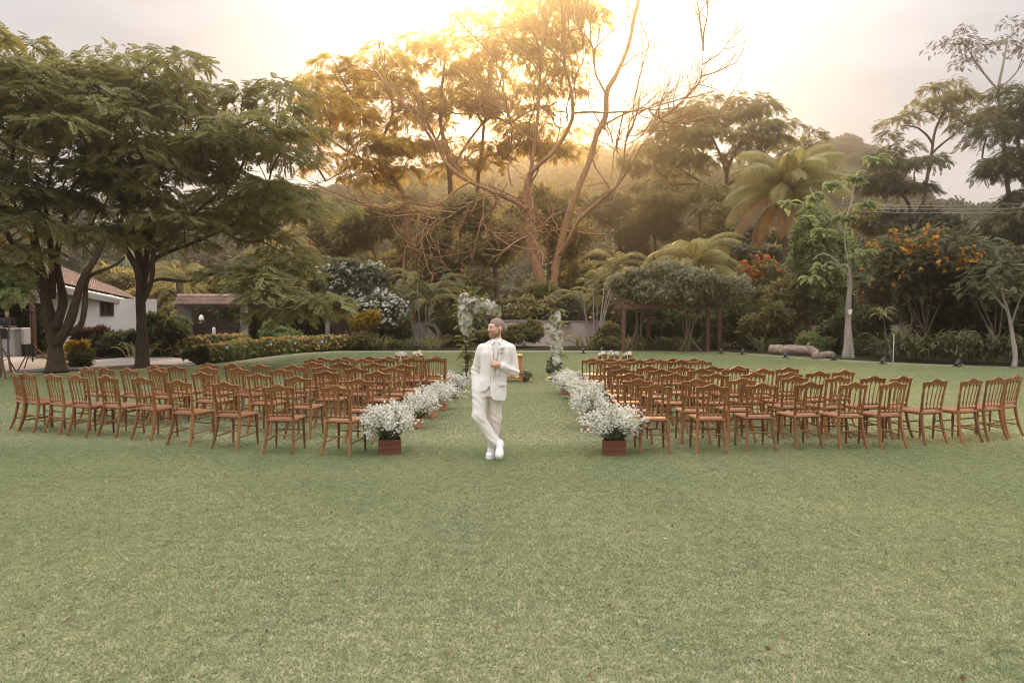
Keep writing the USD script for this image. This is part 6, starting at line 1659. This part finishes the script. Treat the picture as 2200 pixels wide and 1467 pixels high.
for s, pts in ((1, [(.062, -.128, 1.09), (.098, -.128, 1.30), (.128, -.098, 1.42), (.095, -.055, 1.505)]), (-1, [(.004, -.130, 1.09), (-.040, -.130, 1.30), (-.072, -.105, 1.42), (-.035, -.060, 1.51)])):
    inner = [(.013, -.130, 1.075), (.018 + s * .030, -.134, 1.30), (.026 + s * .050, -.110, 1.42), (.030 + s * .058, -.060, 1.51)]
    a = curve(inner, 10); b = curve(pts, 10)
    v = np.vstack([a + [0, -.012, 0], b + [0, -.010, 0]]); k = np.arange(9)
    f = np.vstack([np.c_[k, k + 1, k + 11], np.c_[k, k + 11, k + 10]])
    m = trimesh.Trimesh(v, f, process=False); m2 = m.copy(); m2.vertices = m2.vertices + [0, .010, 0]; m2.invert()
    part(man, 'lapel', cat([m, m2]), linen)
def shirt_fn(p):
    d = loft(p, np.array([1.0, 1.20, 1.36, 1.44, 1.50]), [-.012, .004, .018, .030, .034], [.005, .005, .005, .012, .018], [.165, .165, .175, .150, .075], [.115, .121, .124, .10, .070], 2.5)
    col = np.maximum(loft(p, np.array([1.475, 1.545]), [.032, .030], [.014, .016], [.076, .066], [.074, .066], 2), -loft(p, np.array([1.40, 1.60]), [.032, .030], [.014, .016], [.066, .056], [.064, .056], 2))
    return np.minimum(d, col)
part(man, 'shirt', surface_nets(shirt_fn, (-.2, -.15, .98), (.24, .16, 1.57), .0075), shirt_m, True)
for s in (-1, 1):
    part(man, 'collar_wing', trimesh.convex.convex_hull(np.array([(.031 + s * .008, -.070, 1.522), (.031 + s * .066, -.052, 1.548), (.031 + s * .060, -.088, 1.478), (.031 + s * .008, -.074, 1.516), (.031 + s * .062, -.058, 1.540), (.031 + s * .056, -.094, 1.474)])), shirt_m)
part(man, 'waistcoat', surface_nets(lambda p: np.maximum(loft(p, np.array([.90, 1.20, 1.36, 1.42]), [-.03, .004, .018, .026], [.003] * 4, [.170, .168, .172, .16], [.106, .1225, .1305, .108], 2.5), -np.maximum(np.abs(p[:, 0] - .024) - (.0 + .34 * np.clip(p[:, 2] - 1.34, 0, 1)), p[:, 1] + .02)), (-.21, -.16, .88), (.21, .14, 1.44), .0075), vest_m, True)
part(man, 'tie', tube([(.030, -.088, 1.512), (.029, -.104, 1.485), (.027, -.118, 1.44), (.022, -.138, 1.33), (.020, -.139, 1.27)], [.010, .020, .015, .024, .026], 8), tie_m, True)
for q in ((.008, -.142, 1.335 - .0), (-.006, -.150, 1.045)):
    part(man, 'button', moved(trimesh.creation.icosphere(2, .010), q), btn_m, True)
part(man, 'pocket_flap', moved(box((.115, .012, .038), (0, 0, 0), .004), (.105, -.122, .965), .42, 0, -.05), linen)
def trouser_fn(p):
    hips = loft(p, np.array([.80, .87, .97, 1.06]), [-.085, -.085, -.07, -.045], [.005] * 4, [.195, .190, .160, .14], [.118, .116, .102, .09], 2.4)
    r_ = bones([((-.175, .0, .86), .105), ((-.198, -.085, .56), .083), ((-.182, -.09, .52), .080), ((-.02, -.095, .255), .066), ((.022, -.105, .215), .066)], .03)(p)
    l_ = bones([((.005, .01, .86), .100), ((.012, .03, .50), .078), ((-.030, .08, .13), .064)], .03)(p)
    d = smin(smin(hips, r_, .03), l_, .02)
    folds = np.sin(p[:, 2] * 70 + p[:, 0] * 60 + 3 * meshkit.noise(p * 6, 2)) * (.5 * np.exp(-((p[:, 2] - .50) / .07) ** 2) + .5 * np.exp(-((p[:, 2] - .26) / .06) ** 2) + .45 * np.exp(-((p[:, 2] - .76) / .07) ** 2))
    return d + folds * .0095 + (meshkit.fbm(p * [8, 8, 4], 2, 9) - .5) * .012
part(man, 'trousers', surface_nets(trouser_fn, (-.34, -.22, .04), (.16, .20, 1.07), .0075), linen2, True)
def shoe(toe, heel, up, name='shoe'):
    toe, heel = np.array(toe, float), np.array(heel, float); f = toe - heel; L = np.linalg.norm(f); f /= L
    n = np.array(up, float); n -= f * (n @ f); n /= np.linalg.norm(n); s = np.cross(f, n)
    Rm = np.stack([s, f, n], 1)
    def up_fn(p):
        q = (p - heel) @ Rm
        return union(q, [lambda q: ell_sdf(q, (0, L * .74, .046), (.052, L * .27, .044)), lambda q: ell_sdf(q, (0, L * .22, .060), (.044, L * .24, .052)), lambda q: cone_sdf(q, (0, L * .22, .085), (0, L * .60, .055), .040, .040)], .03)
    def sole_fn(p):
        q = (p - heel) @ Rm
        w = np.interp(q[:, 1] / L, [-.02, .1, .35, .7, .9, 1.01], [.028, .044, .044, .056, .048, .018])
        return np.maximum(np.maximum(np.abs(q[:, 0]) - w, np.abs(q[:, 2] - .014) - .015), np.maximum(-.004 - q[:, 1], q[:, 1] - L))
    lo_, hi_ = np.minimum(toe, heel) - .13, np.maximum(toe, heel) + .13
    sh = part(man, name, surface_nets(up_fn, lo_, hi_, .007), shoe_m, True)
    part(sh, 'sole', surface_nets(sole_fn, lo_, hi_, .006), white_paint, True)
    lc = lambda q: heel + Rm @ np.array(q)
    part(sh, 'laces', cat([tube([lc((-.022, L * y, z)), lc((0, L * y + .004, z + .012)), lc((.022, L * y, z))], .003, 4) for y, z in ((.46, .098), (.54, .092), (.62, .084))]), white_paint)
    return sh
shoe((.062, -.235, .018), (.072, -.075, .205), (.05, -.8, .5))
shoe((-.062, -.150, .004), (-.045, .130, .004), (0, 0, 1))
bt = part(man, 'boutonniere', moved(cat([moved(rose(3, .036), (0, -.006, .0), 0, 1.2), moved(rose(4, .026), (.022, -.008, .024), .5, 1.2)]), (.098, -.158, 1.395), 0), P_WHITE)
part(bt, 'leaves', cat([moved(blade(.045, .010, .3, .3, 6000 + k, 5, .1), (.098, -.150, 1.385), -1.6 + .1 * k, 0, -.8 - 1.0 * k) for k in range(4)]), L_OLIVE)

# the person in the shade of the porch
B = thing('person', 'person in dark clothes standing in the shaded porch behind the grey counter', 'person', (ground_x(15, 31.2), 31.2, .06), 20)
HB = head_frame((0, 0, 1.60), (.2, -.98, -.12))
def b_body(p):
    d = head_detail(union(p, head_prims(HB), .022), p, HB)
    for prim in ([((0, .02, 1.53), .052), ((0, .03, 1.40), .06)], [((-.19, .03, 1.36), .05), ((-.26, .05, 1.07), .042), ((-.14, -.22, 1.10), .03), ((-.12, -.30, 1.10), .028)], [((.19, .03, 1.36), .05), ((.26, .05, 1.07), .042), ((.14, -.22, 1.10), .03), ((.12, -.30, 1.10), .028)],
                 [((-.09, .03, .88), .08), ((-.10, .03, .47), .055), ((-.11, .05, .08), .04), ((-.11, -.10, .04), .035)], [((.09, .03, .88), .08), ((.10, .03, .47), .055), ((.11, .05, .08), .04), ((.11, -.10, .04), .035)]):
        d = smin(d, bones(prim)(p), .025)
    return smin(d, loft(p, np.array([.84, 1.05, 1.30, 1.42]), [0] * 4, [.02] * 4, [.15, .14, .165, .13], [.09, .085, .095, .06]), .03)
part(B, 'body', surface_nets(b_body, (-.36, -.36, .0), (.36, .2, 1.74), .014), skin, True)
part(B, 'shirt', surface_nets(lambda p: smin(loft(p, np.array([.80, 1.05, 1.30, 1.42, 1.46]), [0] * 5, [.02] * 5, [.18, .165, .19, .16, .09], [.115, .105, .115, .08, .06]), np.minimum(bones([((-.19, .03, 1.37), .07), ((-.25, .05, 1.14), .06)])(p), bones([((.19, .03, 1.37), .07), ((.25, .05, 1.14), .06)])(p)), .02), (-.36, -.2, .76), (.36, .2, 1.5), .014), black_metal, True)
part(B, 'trousers', surface_nets(lambda p: smin(bones([((-.09, .03, .88), .10), ((-.10, .03, .47), .075), ((-.11, .05, .10), .06)])(p), bones([((.09, .03, .88), .10), ((.10, .03, .47), .075), ((.11, .05, .10), .06)])(p), .02), (-.25, -.15, .02), (.25, .2, 1.0), .016), black_metal, True)
part(B, 'hair', surface_nets(lambda p: np.maximum(union(p, head_prims(HB), .022) - .009, .045 - .6 * np.maximum(0, -(((p - HB[0]) @ HB[1])[:, 1])) - ((p - HB[0]) @ HB[1])[:, 2]), HB[0] - .17, HB[0] + .17, .01), hair_m, True)

# ---------------------------------------------------------------- haze volume, added to make the warm glow round the sun
hz = trimesh.creation.box([900, 330, 44]); hz.apply_translation([0, 120, 20.7])
haze_mat = usdkit.material(stage, '/World/Looks/haze', {'v': ('principled_volume', {'color': (1.0, 0.95, 0.88), 'density': 0.0015, 'anisotropy': 0.93})}, volume='v.volume')
tag(part(None, 'haze', hz, haze_mat), kind='stuff', label='added haze volume that carries the warm glow around the sun')
